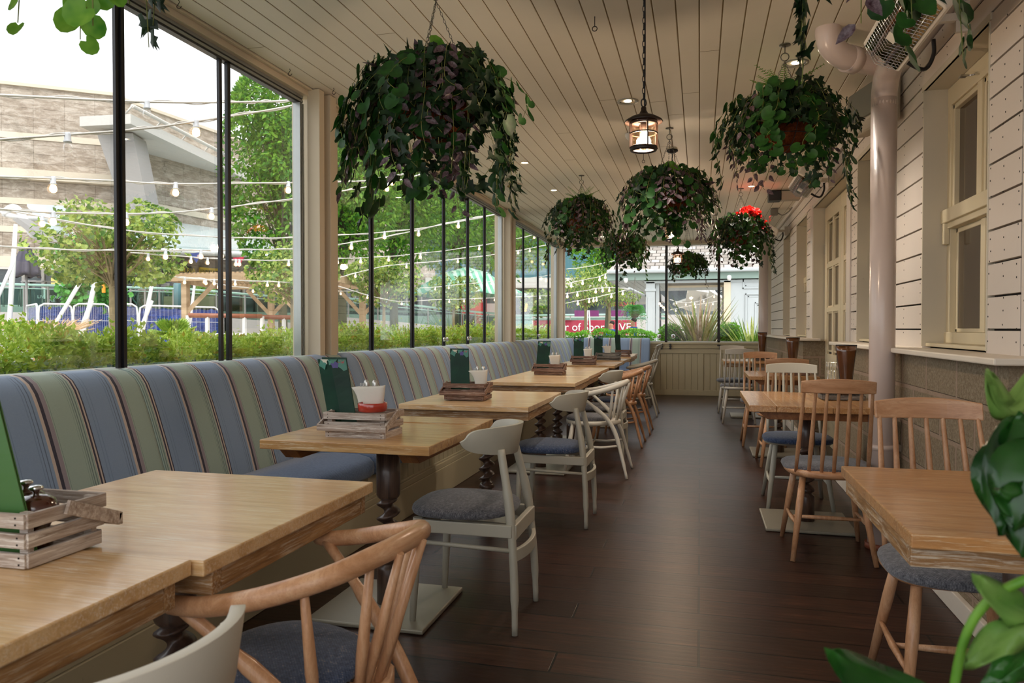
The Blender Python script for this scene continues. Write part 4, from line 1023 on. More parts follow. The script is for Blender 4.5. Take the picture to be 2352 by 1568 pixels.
    for k in range(16):
        a = r.uniform(0, 2 * PI); c, sn = math.cos(a), math.sin(a); Rr = rim * 1.1
        pts = curve([(Rr * c, Rr * sn, .0), (Rr * 1.05 * c, Rr * 1.05 * sn, -.1 * s), (Rr * .75 * c, Rr * .75 * sn, -.2 * s), (Rr * .6 * c, Rr * .6 * sn, -drop * s * r.uniform(.55, .85))], 8)
        vine(ms, st, pts, 'ivy' if k % 2 else 'round', .05 * s, r, gap=.045)
    # long trailing strands given as (angle, reach, drop, species)
    for a, Rr, L, kd in trails:
        c, sn = math.cos(a), math.sin(a)
        for j in range(2):
            o = j * .03; pts = curve([(rim * c, rim * sn, 0), (Rr * .85 * c + o, Rr * .85 * sn, .02), (Rr * c + o, Rr * sn, -L * .3), (Rr * 1.08 * c, Rr * 1.08 * sn + o, -L * .65), (Rr * 1.15 * c + o * .4, Rr * 1.15 * sn, -L * (1 - .12 * j))], 9)
            vine(ms, st, pts, kd, .058 * s, r, gap=.04)
    if fern:
        for k in range(12):
            a = r.uniform(0, 2 * PI); L = r.uniform(.08, .15) * s; c, sn = math.cos(a), math.sin(a)
            pts = curve([(.03 * c, .03 * sn, .12 * s), (.08 * c, .08 * sn, .12 * s + L * .6), ((.08 + L * .8) * c, (.08 + L * .8) * sn, .12 * s + L)], 7); st.tube(pts, .0015, 4, cap=False)
            for i, p in enumerate(pts[2:]):
                d = (pts[i + 2] - pts[i + 1]).normalized(); u = d.cross(Vector((0, 0, 1))).normalized()
                for sg in (-1, 1): leaf(ms['bright'], p, u * sg + d * .4, Vector((0, 0, 1)), .042 * (1 - i / 18) * s, 'long')
    ms['ivy'].build('ivy_leaves', M['ivy'], B); ms['round'].build('round_leaves', M['bright_leaf' if window_lit else 'round_leaf'], B)  # brighter green here paints window light into the top-left basket's round leaves
    if ms['striped'].v: ms['striped'].build('striped_purple_leaves', M['striped_leaf'], B)
    ms['bright'].build('fresh_leaves', M['bright_leaf'], B); st.build('stems', M['stem'], B)
    if flowers:
        m = MB()
        for k in range(120):
            a = r.uniform(0, 2 * PI); rr = r.uniform(0, .14); c = Vector(flowers) + Vector((rr * math.cos(a), rr * math.sin(a), .07 * (1 - (rr / .14) ** 2) + r.uniform(-.03, .02)))
            for j in range(3): leaf(m, c, rv(r) + Vector((0, 0, .5)), rv(r), .04, 'round')
        for k in range(60):
            c = Vector(flowers) + Vector((r.uniform(-.02, .22), r.uniform(-.1, .1), r.uniform(-.2, 0)))
            leaf(m, c, rv(r) + Vector((0, 0, -.8)), rv(r), .035, 'ovate')
        m.build('red_flowers', M['red_flower'], B)
    return B
basket('largest hanging basket, near left, dense ivy with a long strand trailing at its right', (-1.14, 3.12, 2.20), 1.12, 11, .46, trails=((.1, .30, .55, 'ivy'), (-.2, .33, .42, 'ivy'), (3.6, .36, .44, 'striped'), (3.3, .38, .38, 'round')), purple=.3, wide=.345, nv=70)
basket('hanging basket on the right below the ivy strand, with fern fronds on top', (.44, 4.29, 2.31), 1.0, 23, .33, trails=((.05, .30, .48, 'ivy'), (.35, .33, .38, 'ivy'), (-1.9, .26, .27, 'round')), fern=True, purple=.15)
basket('hanging basket in the middle with two lanterns seen behind and below it', (-.235, 5.85, 2.24), 1.05, 31, .40, trails=((.3, .33, .4, 'striped'), (2.9, .34, .38, 'striped')), purple=.34)
basket('bushy basket left of the middle one, with a small fern on top', (-1.165, 7.43, 2.32), 1.0, 43, .40, trails=((3.1, .33, .5, 'ivy'), (-1.2, .2, .46, 'ivy')), fern=True)
basket('hanging basket tucked low between the middle one and the one to its left', (-.94, 9.6, 2.25), .9, 53, .38, trails=((.2, .24, .46, 'round'), (-1.6, .2, .46, 'ivy')), purple=.3, roundf=.45)
basket('hanging basket topped with bright red flowers', (.43, 8.55, 2.27), .98, 61, .42, trails=((.2, .32, .5, 'ivy'), (-.3, .28, .42, 'round')), flowers=(.08, -.06, .13), purple=.3)
basket('smallest, farthest hanging basket behind the smallest lantern', (-.18, 10.9, 2.12), .82, 71, .32, trails=((.3, .24, .36, 'striped'),), purple=.3)
basket('basket at the top left corner, only its pale geranium leaves hanging into view', (-1.30, 1.38, 2.26), .9, 83, .24, wide=.27, trails=((-.9, .10, .45, 'round'), (-2.4, .13, .43, 'round'), (-.2, .09, .38, 'ivy'), (2.6, .12, .40, 'round'), (1.2, .10, .42, 'ivy')), purple=.05, roundf=.72, nv=44, window_lit=True)
basket('basket above the top right edge, with a thick ivy strand hanging into view', (.385, 2.05, 2.41), 1.0, 97, .33, trails=((3.1, .115, .60, 'ivy'), (3.2, .12, .52, 'ivy'), (2.9, .12, .47, 'ivy'), (-.6, .10, .56, 'round'), (-1.1, .16, .52, 'round'), (-.2, .2, .58, 'round'), (-1.7, .1, .5, 'striped')), purple=.15, roundf=.4)
# ---------------------------------------------------------------- lanterns
LANT = []
def lantern(label, x, y, zb, rz=.35):
    """zb = underside of the lantern"""
    L = thing('pendant_lantern', label, 'lantern', (x, y, zb), rz, 'bronze pendant lanterns'); r = .058; h = .125; LANT.append((x, y, zb + .06))
    m = MB(); 
    m.lathe([(r * .78, .0), (r * .95, .0), (r, .004), (r, .018), (r * .93, .02), (r * .8, .006)], n=30, cap=False)
    m.lathe([(r * .93, h - .012), (r, h - .01), (r, h + .004), (r * .6, h + .006)], n=30, cap=False)
    m.tube([(r * .985 * math.cos(a), r * .985 * math.sin(a), .075) for a in [2 * PI * j / 30 for j in range(31)]], .0032, 6)
    for k in range(4):
        a = 2 * PI * k / 4; c, s = math.cos(a), math.sin(a)
        m.beam((r * .985 * c, r * .985 * s, .01), (r * .985 * c, r * .985 * s, h), .006, .012, up=(c, s, 0))
    m.build('cage', M['iron'], L)
    m = MB(); m.lathe([(r * 1.38, h - .003), (r * 1.42, h + .0), (r * 1.36, h + .006), (r * .9, h + .022), (r * .35, h + .034), (r * .2, h + .05), (r * .2, h + .06), (r * .12, h + .066), (.001, h + .066)], n=32, cap=False); m.build('hood', M['iron'], L)
    m = MB(); m.lathe([(r * .9, .016), (r * .9, h - .01)], n=30, cap=False); m.build('glass_sleeve', M['lantern_glass'], L)
    m = MB(); m.lathe([(.013, .075), (.014, .11), (.014, h)], n=16, cap=True); m.build('lamp_holder', M['iron'], L)
    m = MB(); m.lathe([(.001, .022), (.007, .024), (.0095, .035), (.0095, .062), (.007, .074)], n=14, cap=False); m.build('bulb', M['emit_warm'], L)
    m = MB(); top = CE - zb; z = h + .066
    m.tube([(.011 * math.cos(a), 0, z + .016 + .018 * math.sin(a)) for a in [2 * PI * j / 14 for j in range(15)]], .0028, 6)
    z += .03; j = 0
    while z < top - .01:
        m.tube([((.0055 * math.cos(a)) if j % 2 else 0, 0 if j % 2 else .0055 * math.cos(a), z + .013 + .0155 * math.sin(a)) for a in [2 * PI * i / 10 for i in range(11)]], .0019, 5, cap=False); z += .025; j += 1
    m.tube(curve([(.004, 0, h + .06), (.006, .002, (h + top) / 2), (.002, -.004, top)], 10), .0032, 6)
    m.build('chain', M['black'], L)
    m = MB(); m.lathe([(.046, top), (.05, top - .012), (.03, top - .026), (.012, top - .03)], n=26, cap=True); m.build('ceiling_rose', M['black'], L)
lantern('nearest bronze lantern hanging on a long chain, its bulb glowing', -.24, 3.25, 1.945)
lantern('bronze lantern seen under the middle basket', -.24, 6.56, 1.935)
lantern('smallest bronze lantern, in front of the farthest basket', -.27, 9.3, 1.965, .7)
# ---------------------------------------------------------------- foreground plant (bottom right)
P = thing('potted_plant', 'out-of-focus broad-leaved plant at the bottom right corner', 'plant', (.62, .72, 0))
fg = leafmat('foreground_leaf', '123a14', '3a7a2a', .3, .25, scale=5, spec=.6); fg2 = leafmat('pale_foreground_leaf', '4f8a34', '93b35c', .35, .4, scale=6)
def bigleaf(name, base, mid, tip, w, mat, roll=0, fold=.25):
    base, mid, tip = [Vector(q) - Vector((.62, .72, 0)) for q in (base, mid, tip)]
    pts = curve([base, mid, tip], 7); vs = []; fs = []; n = len(pts)
    cam_dir = (Vector((0, 0, EYE)) - (mid + Vector((.62, .72, 0)))).normalized()
    for i, p in enumerate(pts):
        u = i / (n - 1); d = (pts[min(i + 1, n - 1)] - pts[max(i - 1, 0)]).normalized(); x = d.cross(cam_dir).normalized()
        x = Matrix.Rotation(roll, 3, d) @ x; nn = x.cross(d); ww = w * (math.sin(PI * min(1, u * .97 + .03)) ** .75) * (1 - .25 * u)
        for k in (-1, -.5, 0, .5, 1): vs.append(p + x * (k * ww) - nn * (abs(k) * ww * fold) + nn * .006 * math.sin(9 * u + 4 * k))
    for i in range(n - 1):
        for k in range(4): a = i * 5 + k; fs.append((a, a + 1, a + 6, a + 5))
    m = MB(); m.add(vs, fs, 0, True); m.build(name, mat, P, solid=.0008)
def q3(px, py, d): return far(px, py, d)
bigleaf('leaf', q3(2240, 1640, .72), q3(2050, 1600, .70), q3(1905, 1490, .66), .027, fg, .3)
bigleaf('leaf', q3(2420, 770, .95), q3(2330, 930, .9), q3(2272, 855, .85), .012, fg2, .2)
bigleaf('leaf', q3(2340, 960, .9), q3(2300, 930, .88), q3(2273, 850, .86), .014, fg2, .2)
bigleaf('leaf', q3(2352, 950, .85), q3(2293, 1100, .82), q3(2352, 1280, .8), .03, fg, .5)
bigleaf('leaf', q3(2380, 960, .87), q3(2320, 1040, .83), q3(2300, 1230, .8), .024, fg, -.5)
bigleaf('leaf', q3(2420, 1000, .82), q3(2345, 1090, .8), q3(2330, 1220, .79), .03, fg, .1)
bigleaf('leaf', q3(2440, 1120, .84), q3(2350, 1150, .8), q3(2290, 1130, .78), .02, fg, -.2)
bigleaf('leaf', q3(2400, 1430, .72), q3(2320, 1390, .70), q3(2245, 1320, .68), .016, fg2, .4)
bigleaf('leaf', q3(2370, 1440, .7), q3(2290, 1470, .69), q3(2215, 1530, .67), .014, fg2, .2)
bigleaf('leaf', q3(2400, 1470, .74), q3(2330, 1500, .72), q3(2250, 1580, .7), .014, fg, .4)
bigleaf('leaf', q3(2420, 1400, .76), q3(2360, 1480, .74), q3(2310, 1580, .73), .03, fg, -.4)
m = MB(); m.tube([p - Vector((.62, .72, 0)) for p in curve([q3(2180, 1640, .7), q3(2215, 1470, .7), q3(2270, 1380, .7), q3(2360, 1330, .7), q3(2460, 1310, .72)], 8)], .0038, 8)
m.tube([p - Vector((.62, .72, 0)) for p in curve([(.62, .72, .38), q3(2460, 1600, .8), q3(2440, 1200, .84), q3(2400, 950, .88)], 8)], .006, 8)
m.build('stem', M['bright_leaf'], P)
m = MB(); m.lathe([(.001, .002), (.11, .002), (.115, .02), (.15, .36), (.158, .38), (.14, .385), (.13, .35), (.001, .34)], n=30, cap=False); m.build('pot', plain('pot_clay', '7a5a48', .7), P)
# ================================================================ OUTSIDE
t = NT('paving'); v = t.coords(); br = t.new('ShaderNodeTexBrick'); br.inputs['Scale'].default_value = 1; br.inputs['Brick Width'].default_value = .9; br.inputs['Row Height'].default_value = .45; br.inputs['Mortar Size'].default_value = .01
br.inputs['Color1'].default_value = srgb('b9b3a8'); br.inputs['Color2'].default_value = srgb('a8a298'); br.inputs['Mortar'].default_value = srgb('857f76'); t.link(v, br.inputs['Vector']); t.col(br.outputs['Color']); t.set(.85, .3); M['paving'] = t.mat
m = MB(); m.box(-90, -2.62, -14, 90, -.08, -.02); m.box(-2.62, 40, YE + .13, 90, -.08, -.02); m.box(-2.62, 1.4, -14, Y0, -.08, -.02); struct(m.build('floor_plaza', M['paving']))
def fdir(px): r = ray(px, 754); return Vector((r.x, r.y, 0)).normalized()
UP = Vector((0, 0, 1))
class Wall:
    """local frame: u along the facade, n towards the viewer, z up"""
    def __init__(s, A, B):
        s.o = Vector((A.x, A.y, 0)); s.u = (Vector((B.x, B.y, 0)) - s.o); s.L = s.u.length; s.u.normalize(); s.n = Vector((s.u.y, -s.u.x, 0))
        if s.n.dot(-s.o) < 0: s.n = -s.n
        s.M = Matrix(((s.u.x, s.n.x, 0, s.o.x), (s.u.y, s.n.y, 0, s.o.y), (0, 0, 1, 0), (0, 0, 0, 1)))
    def hit(s, px, py=754):
        """facade coordinate (u, z) seen in that direction"""
        r = ray(px, py); d = s.n.x * r.x + s.n.y * r.y; k = (s.o.dot(s.n)) / d; p = Vector((r.x * k, r.y * k, EYE + r.z * k)); return (p - s.o).dot(s.u), p.z
def place(o, W, par=None):
    o.matrix_world = W.M; return o
M['cladding'] = NT('travertine_cladding'); t = M['cladding']; v = t.coords(); s_ = t.sep(v); cb = t.new('ShaderNodeCombineXYZ'); t.link(s_[0], cb.inputs[0]); t.link(s_[2], cb.inputs[1])
br = t.new('ShaderNodeTexBrick', offset=0); br.inputs['Scale'].default_value = 1; br.inputs['Brick Width'].default_value = 1.25; br.inputs['Row Height'].default_value = .42; br.inputs['Mortar Size'].default_value = .012
br.inputs['Color1'].default_value = srgb('b8ad9f'); br.inputs['Color2'].default_value = srgb('96897a'); br.inputs['Mortar'].default_value = srgb('5e5448'); t.link(cb.outputs[0], br.inputs['Vector'])
n = t.noise(t.coords((1, 1, 2.4)), 1.7, 9, .78, .5); c = t.mix(.5, br.outputs['Color'], t.ramp(n, [(.38, '75675a'), (.5, 'a89c8d'), (.58, 'd2c9bc')])); t.col(c); t.set(.85, .2); M['cladding'] = t.mat
M['fascia'] = plain('pale_fascia', 'c9c6bf', .5); M['band'] = plain('pale_stone_band', 'd3c8b4', .8); M['conc'] = plain('pale_concrete', 'b9b5b0', .8); M['grey_metal'] = plain('grey_soffit', '9a9794', .5)
M['shopglass'] = NT('shop_glazing'); t = M['shopglass']; n = t.noise(t.coords(), .9, 5, .7); t.col(t.ramp(n, [(.35, '1f2628'), (.6, '3d4a4a'), (.75, '6d7a74')])); t.set(.1, .8); M['shopglass'] = t.mat
M['white_metal'] = plain('white_metal', 'e4e4e2', .45, var=.03); M['teal_glass'] = glassmat('teal_glass', 'c4dcd4'); M['rail_glass'] = plain('glass_edge_green', '9fc4b6', .25)
M['canopy_glass'] = plain('milky_canopy_glass', 'cfdfe2', .2, var=.08, scale=.6, coat=.3); M['dark_sign'] = plain('dark_sign', '3b3a3c', .5); M['yellow'] = plain('yellow_sign', 'e3c02c', .5); M['tarp'] = NT('blue_tarpaulin')
t = M['tarp']; n = t.noise(t.coords((1, 1, 3)), 2.2, 5, .7, 1.2); t.col(t.ramp(n, [(.35, '1f3a86'), (.6, '3458a8')])); t.set(.5, .4); t.bump(n, 1, .15); M['tarp'] = t.mat
M['timber'] = wood('pergola_timber', 'cdb392', 'b39a7a', '94795a', 0, .8, .1); M['rail_wood'] = plain('varnished_rail', '8f5335', .4, coat=.3); M['parasol_dark'] = plain('slate_fabric', '55535e', .9, bump=.2)
M['red_paint'] = plain('red_paint', 'c2202a', .4); M['banner'] = plain('maroon_banner', 'a62b43', .7); M['teal_panel'] = plain('teal_panel', '5a9c8a', .5); M['steel_blue'] = plain('teal_cladding', '3c6a73', .5)
M['letter_white'] = plain('white_lettering', 'f2f2f0', .5); M['letter_dark'] = plain('dark_lettering', '3a3a32', .5); M['letter_yellow'] = plain('yellow_lettering', 'e8cf5a', .5); M['letter_red'] = plain('red_lettering', 'd04a44', .5)
def text(s, size, mat, par, M4, name='lettering', ext=.01):
    cu = bpy.data.curves.new(name, 'FONT'); cu.body = s; cu.size = size; cu.extrude = ext; cu.align_x = 'CENTER'; cu.align_y = 'CENTER'; cu.space_line = .85
    c0 = bpy.data.objects.new(name, cu); COL.objects.link(c0); dg = bpy.context.evaluated_depsgraph_get(); me = bpy.data.meshes.new_from_object(c0.evaluated_get(dg)); bpy.data.objects.remove(c0)
    me.materials.clear(); me.materials.append(mat); o = bpy.data.objects.new(name, me); COL.objects.link(o); o.parent = par; o.matrix_local = M4; return o
TXT = Matrix(((-1, 0, 0, 0), (0, 0, 1, 0), (0, 1, 0, 0), (0, 0, 0, 1)))  # text plane -> facade plane (x along -u when u runs right to left)
def tm(u, n, z, flip=False):
    """matrix that stands text on a facade: x along +-u, facing +n"""
    s = -1 if flip else 1
    return Matrix(((s, 0, 0, u), (0, 0, 1, n), (0, 1, 0, z), (0, 0, 0, 1))) if not flip else Matrix(((-1, 0, 0, u), (0, 0, 1, n), (0, 1, 0, z), (0, 0, 0, 1)))
# --- terrace the shops stand on
PL = far(290, 754, 40.4)
bld = thing('shopping_centre_building', 'large stone-clad building with a projecting white roof slab, across the plaza', 'building')
# left facade (nearly facing us), right facade running away
A = Wall(far(290, 754, 40.4), far(-330, 754, 42.6)); B = Wall(far(290, 754, 40.4), far(290, 754, 40.4) + Vector((4.5, 48, 0)))
def facade(W, u0, u1, z0, z1, n0, n1, mat, name, par):
    m = MB(); m.box(u0, u1, n0, n1, z0, z1); o = m.build(name, mat); o.parent = par; o.matrix_local = W.M; return o
def zat(W, px, py): return W.hit(px, py)
facade(A, -0.0, A.L, 4.4, 12.3, -1, 0, M['cladding'], 'left_facade', bld)
facade(A, 0, A.L, 12.3, 12.45, -1, .12, M['band'], 'parapet', bld)
for z in (9.9, 6.9, 5.6): facade(A, 0, A.L, z, z + .28, 0, .04, M['band'], 'stone_band', bld)
facade(A, .4, A.L, 8.0, 8.45, -.2, .45, M['band'], 'cornice', bld)
facade(A, 0, A.L, 4.0, 4.5, -1, .06, M['band'], 'shop_fascia', bld)
facade(B, 0, B.L, 5.0, 12.1, -1, 0, M['cladding'], 'right_facade', bld)
facade(B, 0, B.L, 12.1, 12.25, -1, .1, M['band'], 'parapet', bld)
facade(B, 0, B.L, 7.2, 7.5, 0, .04, M['band'], 'stone_band', bld)
# projecting roof slab
fl, fr_, rr_, rl_ = far(183, 283, 33), far(297, 279, 31), far(640, 432, 46), far(560, 400, 50)
zz = (fr_.z + fl.z) / 2; zr = zz
def flat(p, z): return Vector((p.x, p.y, z))
def keep(px, py, z):  # point at height z seen in that direction
    r = ray(px, py); k = (z - EYE) / r.z; return Vector((r.x * k, r.y * k, z))
ZS = 9.9
pf = [keep(183, 290, ZS), keep(300, 284, ZS), keep(600, 428, ZS), keep(700, 478, ZS)]; back = [keep(700, 490, ZS) + Vector((-3, 6, 0)), keep(320, 310, ZS) + Vector((-3.0, 1.5, 0)), keep(230, 310, ZS) + Vector((-1, 3, 0))]
m = MB(); poly = [(p.x, p.y) for p in pf + back]; m.prism(poly, ZS, ZS + .42); m.build('roof_slab', M['fascia'], bld)
m = MB(); m.tube([pf[1] + Vector((.1, 0, .75)), pf[2] + Vector((.1, 0, .75)), pf[3] + Vector((.1, 0, .75))], .09, 8)
for k in range(6): p = pf[1].lerp(pf[2], k / 6); m.tube([p + Vector((.1, 0, .75)), p + Vector((-.3, 0, .4))], .04, 6)
m.build('roof_rail', M['fascia'], bld)
m = MB(); d = 37.0
c4 = [far(222, 306, d), far(305, 306, d), far(345, 505, d), far(292, 505, d)]; bk = Vector((-.5, 1.4, 0))
m.loops([c4, [p + bk for p in c4]], sm=False); m.build('fin_pillar', M['grey_metal'], bld)
# shopfronts on the left facade
def sfr(W, u0, u1, z0, z1, par, nm='shop_window', sub=0):
    m = MB(); m.box(u0, u1, -.3, -.1, z0, z1); o = m.build(nm, M['shopglass']); o.parent = par; o.matrix_local = W.M
    m = MB()
    for a in (u0, u1): m.box(a - .06, a + .06, -.2, .05, z0, z1)
    for z in (z0, z1): m.box(u0, u1, -.2, .05, z - .06, z + .06)
    for k in range(sub): a = lerp(u0, u1, (k + 1) / (sub + 1)); m.box(a - .05, a + .05, -.15, .03, z0, z1)
    f = m.build('frame', M['fascia'], o)
    return o
uu = [A.hit(p)[0] for p in (165, 100, 55, -30, -110, -200)]
for a, b in zip(uu[:-1], uu[1:]): sfr(A, a, b, 2.2, 3.95, bld)
facade(A, 0, uu[0], 2.0, 4.1, -1, -.15, M['grey_metal'], 'shop_recess', bld)
facade(A, -2, A.L, .0, 2.2, -1, .3, M['conc'], 'plinth', bld)
# lower shop range beneath the glass canopy
C = Wall(far(285, 754, 42), far(1000, 754, 60))
rng = thing('shop_range', 'low row of shopfronts under the glass canopy behind the pergola', 'building')
facade(C, 0, C.L, 0, 2.1, -1, 1.2, M['conc'], 'plinth', rng); facade(C, 0, C.L, 4.3, 6.0, -1, 0, M['cladding'], 'upper_wall', rng)
us = [C.hit(p)[0] for p in (285, 325, 375, 430, 470, 530, 590, 650, 720, 800, 880, 990)]
for k, (a, b) in enumerate(zip(us[:-1], us[1:])):
    if k == 1: facade(C, a, b, 2.1, 4.6, -.5, .15, M['conc'], 'pier', rng)
    else: sfr(C, a, b, 2.1, 4.15, rng, sub=1 if k % 2 else 0)
def signboard(name, label, W, px0, px1, py0, py1, mat, n=.25, lines=(), size=.3, lm='letter_white', thick=.12, cat='sign'):
    u0, z1 = W.hit(px0, py0); u1, z0 = W.hit(px1, py1); 
    m = MB(); m.box(0, abs(u1 - u0), -thick, 0, 0, z1 - z0); o = m.build(name, mat); o.matrix_world = W.M @ Matrix.Translation((min(u0, u1), n, z0)); tag(o, label, cat)
    flip = W.n.cross(UP).dot(W.u) > 0
    if lines: text('\n'.join(lines), size, M[lm], o, tm(abs(u1 - u0) / 2, .012, (z1 - z0) / 2, flip))
    return o
signboard('shop_sign', 'dark fascia sign with yellow PIZZERIA lettering', C, 368, 434, 607, 632, M['dark_sign'], .3, ['      PIZZERIA'], .36, 'letter_yellow')
signboard('shop_sign', 'bright yellow fascia sign partly hidden behind the pergola beam', C, 452, 502, 614, 634, M['yellow'], .3, ['GOURMET BURGER'], .17, 'letter_dark')
for k, (a, b) in enumerate(((556, 588), (601, 634), (642, 670))):
    signboard('yellow_banner', ('yellow terrace banner reading GOURMET BURGER KITCHEN, %s of three' % ('left', 'middle', 'right')[k]), C, a, b, 693, 717 + k, M['yellow'], 4.5, ['GOURMET', 'BURGER', 'KITCHEN'], .22, 'letter_dark', .04, 'banner')
m = MB(); u0, z = C.hit(452, 625)
# black band with white lettering further along, pale plinth in front
D = Wall(far(765, 754, 36), far(1160, 754, 52))
signboard('long_sign', 'long black parapet sign with white lettering FIVE GUYS behind the glass balustrade', D, 800, 1010, 705, 722, M['dark_sign'], -.5, ['FIVE GUYS   BURGERS AND FRIES   FIVE GUYS'], .36)
sfr(D, D.hit(770)[0], D.hit(1000)[0], 2.1, 3.3, rng, nm='dark_shopfront', sub=5)
# glass canopy with tube beam
cn = thing('glass_canopy', 'milky glass canopy sloping out over the shopfronts, carried on a white tube', 'canopy')
q = [far(300, 498, 41), far(560, 520, 50), far(720, 560, 62), far(720, 592, 52), far(560, 578, 40), far(275, 566, 33)]
m = MB(); m.loops([q, [p + Vector((0, 0, .12)) for p in q]], sm=False); m.build('glass_roof', M['canopy_glass'], cn)
m = MB(); m.tube([far(255, 572, 32.6), far(560, 584, 40), far(720, 598, 52)], .14, 10); m.tube([far(300, 548, 36), far(560, 560, 44)], .05, 6)
m.tube(curve([far(5, 492, 31), far(30, 476, 31), far(50, 492, 31), far(75, 538, 31), far(110, 545, 31)], 6), .12, 8); m.tube([far(5, 490, 31), far(45, 500, 31), far(150, 505, 33)], .09, 8)
m.build('tube_beam', M['white_metal'], cn)
q = [far(62, 474, 33), far(150, 478, 36), far(170, 545, 33), far(108, 530, 31)]; m = MB(); m.loops([q, [p + Vector((0, 0, .1)) for p in q]], sm=False); m.build('glass_wing', M['canopy_glass'], cn)
q = [far(28, 504, 30.6), far(40, 500, 30.6), far(165, 590, 30.6), far(160, 605, 30.6)]; m = MB(); m.loops([q, [p + Vector((.1, .4, .0)) for p in q]], sm=False); m.build('edge_girder', M['grey_metal'], cn)
# white raking struts
def strut(label, pts, d, r=.13):
    r *= .5
    base = far(pts[0][0], pts[0][1], d); s = thing('canopy_strut', label, 'strut', (base.x, base.y, 0), group='white canopy struts')
    for a, b in zip(pts[0::2], pts[1::2]):
        P0 = far(a[0], a[1], d); P1 = far(b[0], b[1], d); k = (P0.z) / max(.01, P1.z - P0.z); G = P0 - (P1 - P0) * k
        m = MB(); m.tube([v_ - Vector((base.x, base.y, 0)) for v_ in (G, P0, P0.lerp(P1, .5), P1)], [r * .7, r * .9, r, r * .7], 10); m.build('tube', M['white_metal'], s)
strut('tall white strut at the left edge holding the canopy arm', [(22, 735), (36, 515)], 29, .16)
strut('white strut leaning right at the left edge', [(2, 668), (32, 600)], 28.5, .12)
strut('long white strut leaning right in front of the blue sheeting', [(140, 722), (206, 612)], 25, .12)
strut('pair of white struts beside the leafy column', [(198, 735), (228, 610), (196, 730), (212, 690)], 25.5, .14)
strut('white V strut in front of the tied blue sheet', [(332, 742), (353, 634), (330, 738), (350, 690)], 25, .12)
strut('white V strut behind the pergola post', [(436, 745), (447, 652), (430, 735), (440, 700)], 25, .1)
strut('thin white A-shaped mast seen through the end window, left of the striped bench corner', [(1346, 760), (1350, 712), (1356, 765), (1353, 712)], 27, .06)
# glass balustrade on the terrace
def balustrade(label, pts, d, z_drop=1.0, post=6, base=None):
    P0 = far(pts[0][0], pts[0][1], d[0]); s = thing('glass_balustrade', label, 'balustrade', (P0.x, P0.y, 0)); O = Vector((P0.x, P0.y, 0))
    W = [far(p[0], p[1], dd) - O for p, dd in zip(pts, d)]
    m = MB(); m.tube(W, .05, 8); m.tube([p - Vector((0, 0, .14)) for p in W], .02, 6); m.build('handrail', M['rail_glass'], s)
    for a, b in zip(W[:-1], W[1:]):
        for k in range(post):
            p = a.lerp(b, k / post); q_ = a.lerp(b, (k + 1) / post)
            m = MB(); m.loops([[p - Vector((0, 0, .12)), q_ - Vector((0, 0, .12)), q_ - Vector((0, 0, z_drop)), p - Vector((0, 0, z_drop))], [x_ + Vector((.012, .012, 0)) for x_ in (p - Vector((0, 0, .12)), q_ - Vector((0, 0, .12)), q_ - Vector((0, 0, z_drop)), p - Vector((0, 0, z_drop)))]], sm=False); m.build('glass_panel', M['teal_glass'], s)
            m = MB(); m.beam(p, p - Vector((0, 0, z_drop)), .05, .05); m.build('post', M['grey_metal'], s)
    if base:
        m = MB()
        for a, b in zip(W[:-1], W[1:]):
            a2, b2 = a - Vector((0, 0, z_drop)), b - Vector((0, 0, z_drop)); m.loops([[Vector((a2.x, a2.y, 0)), a2, b2, Vector((b2.x, b2.y, 0))], [v_ + Vector((-.25, .25, 0)) for v_ in (Vector((a2.x, a2.y, 0)), a2, b2, Vector((b2.x, b2.y, 0)))]], sm=False)
        m.build('concrete_edge', M['conc'], s)
balustrade('green-tinted glass balustrade in front of the left shop windows', [(-60, 650), (165, 657), (300, 660), (430, 664), (690, 686)], [34, 33.5, 33, 33, 33], 1.05, 4, base=True)
balustrade('glass balustrade dropping to the right above the hedge, beyond the dark trunk', [(765, 682), (900, 696), (1060, 713), (1180, 724)], [30, 31, 33, 35], .75, 4, base=True)
balustrade('teal glass balustrade above the maroon banner at the far end', [(1180, 725), (1310, 723), (1440, 722), (1530, 722)], [35, 36, 37, 38], .25, 3, base=False)
# maroon banner
E_ = Wall(far(1180, 754, 36), far(1470, 754, 36.5))
signboard('long_banner', 'long maroon hoarding with white lettering about sport, behind the end hedge', E_, 1225, 1462, 735, 768, M['banner'], 0, ['corner of Sport LIVE'], .53, 'letter_white', .1, 'banner')
signboard('green_hoarding', 'teal green hoarding panel left of the maroon one', E_, 1118, 1222, 724, 752, M['teal_panel'], 0, (), cat='panel')
for a, b, mt, l in ((1312, 1365, 'purple', 'purple terrace screen with a white curve, left one'), (1392, 1425, 'purple', 'small purple terrace screen right of the mast'), (1425, 1450, 'indigo', 'indigo terrace screen beside the hanging fern')):
    signboard('terrace_screen', l, E_, a, b, 715, 728, plain('screen_' + mt, '7a2f6b' if mt == 'purple' else '3b2f74', .6), 2.0, (), thick=.05, cat='screen')
signboard('shop_sign', 'dark sign with red lettering ending in DAYS, seen through the end window', E_, 1410, 1460, 688, 710, M['dark_sign'], 0, ['FRIDAYS'], .26, 'letter_red')
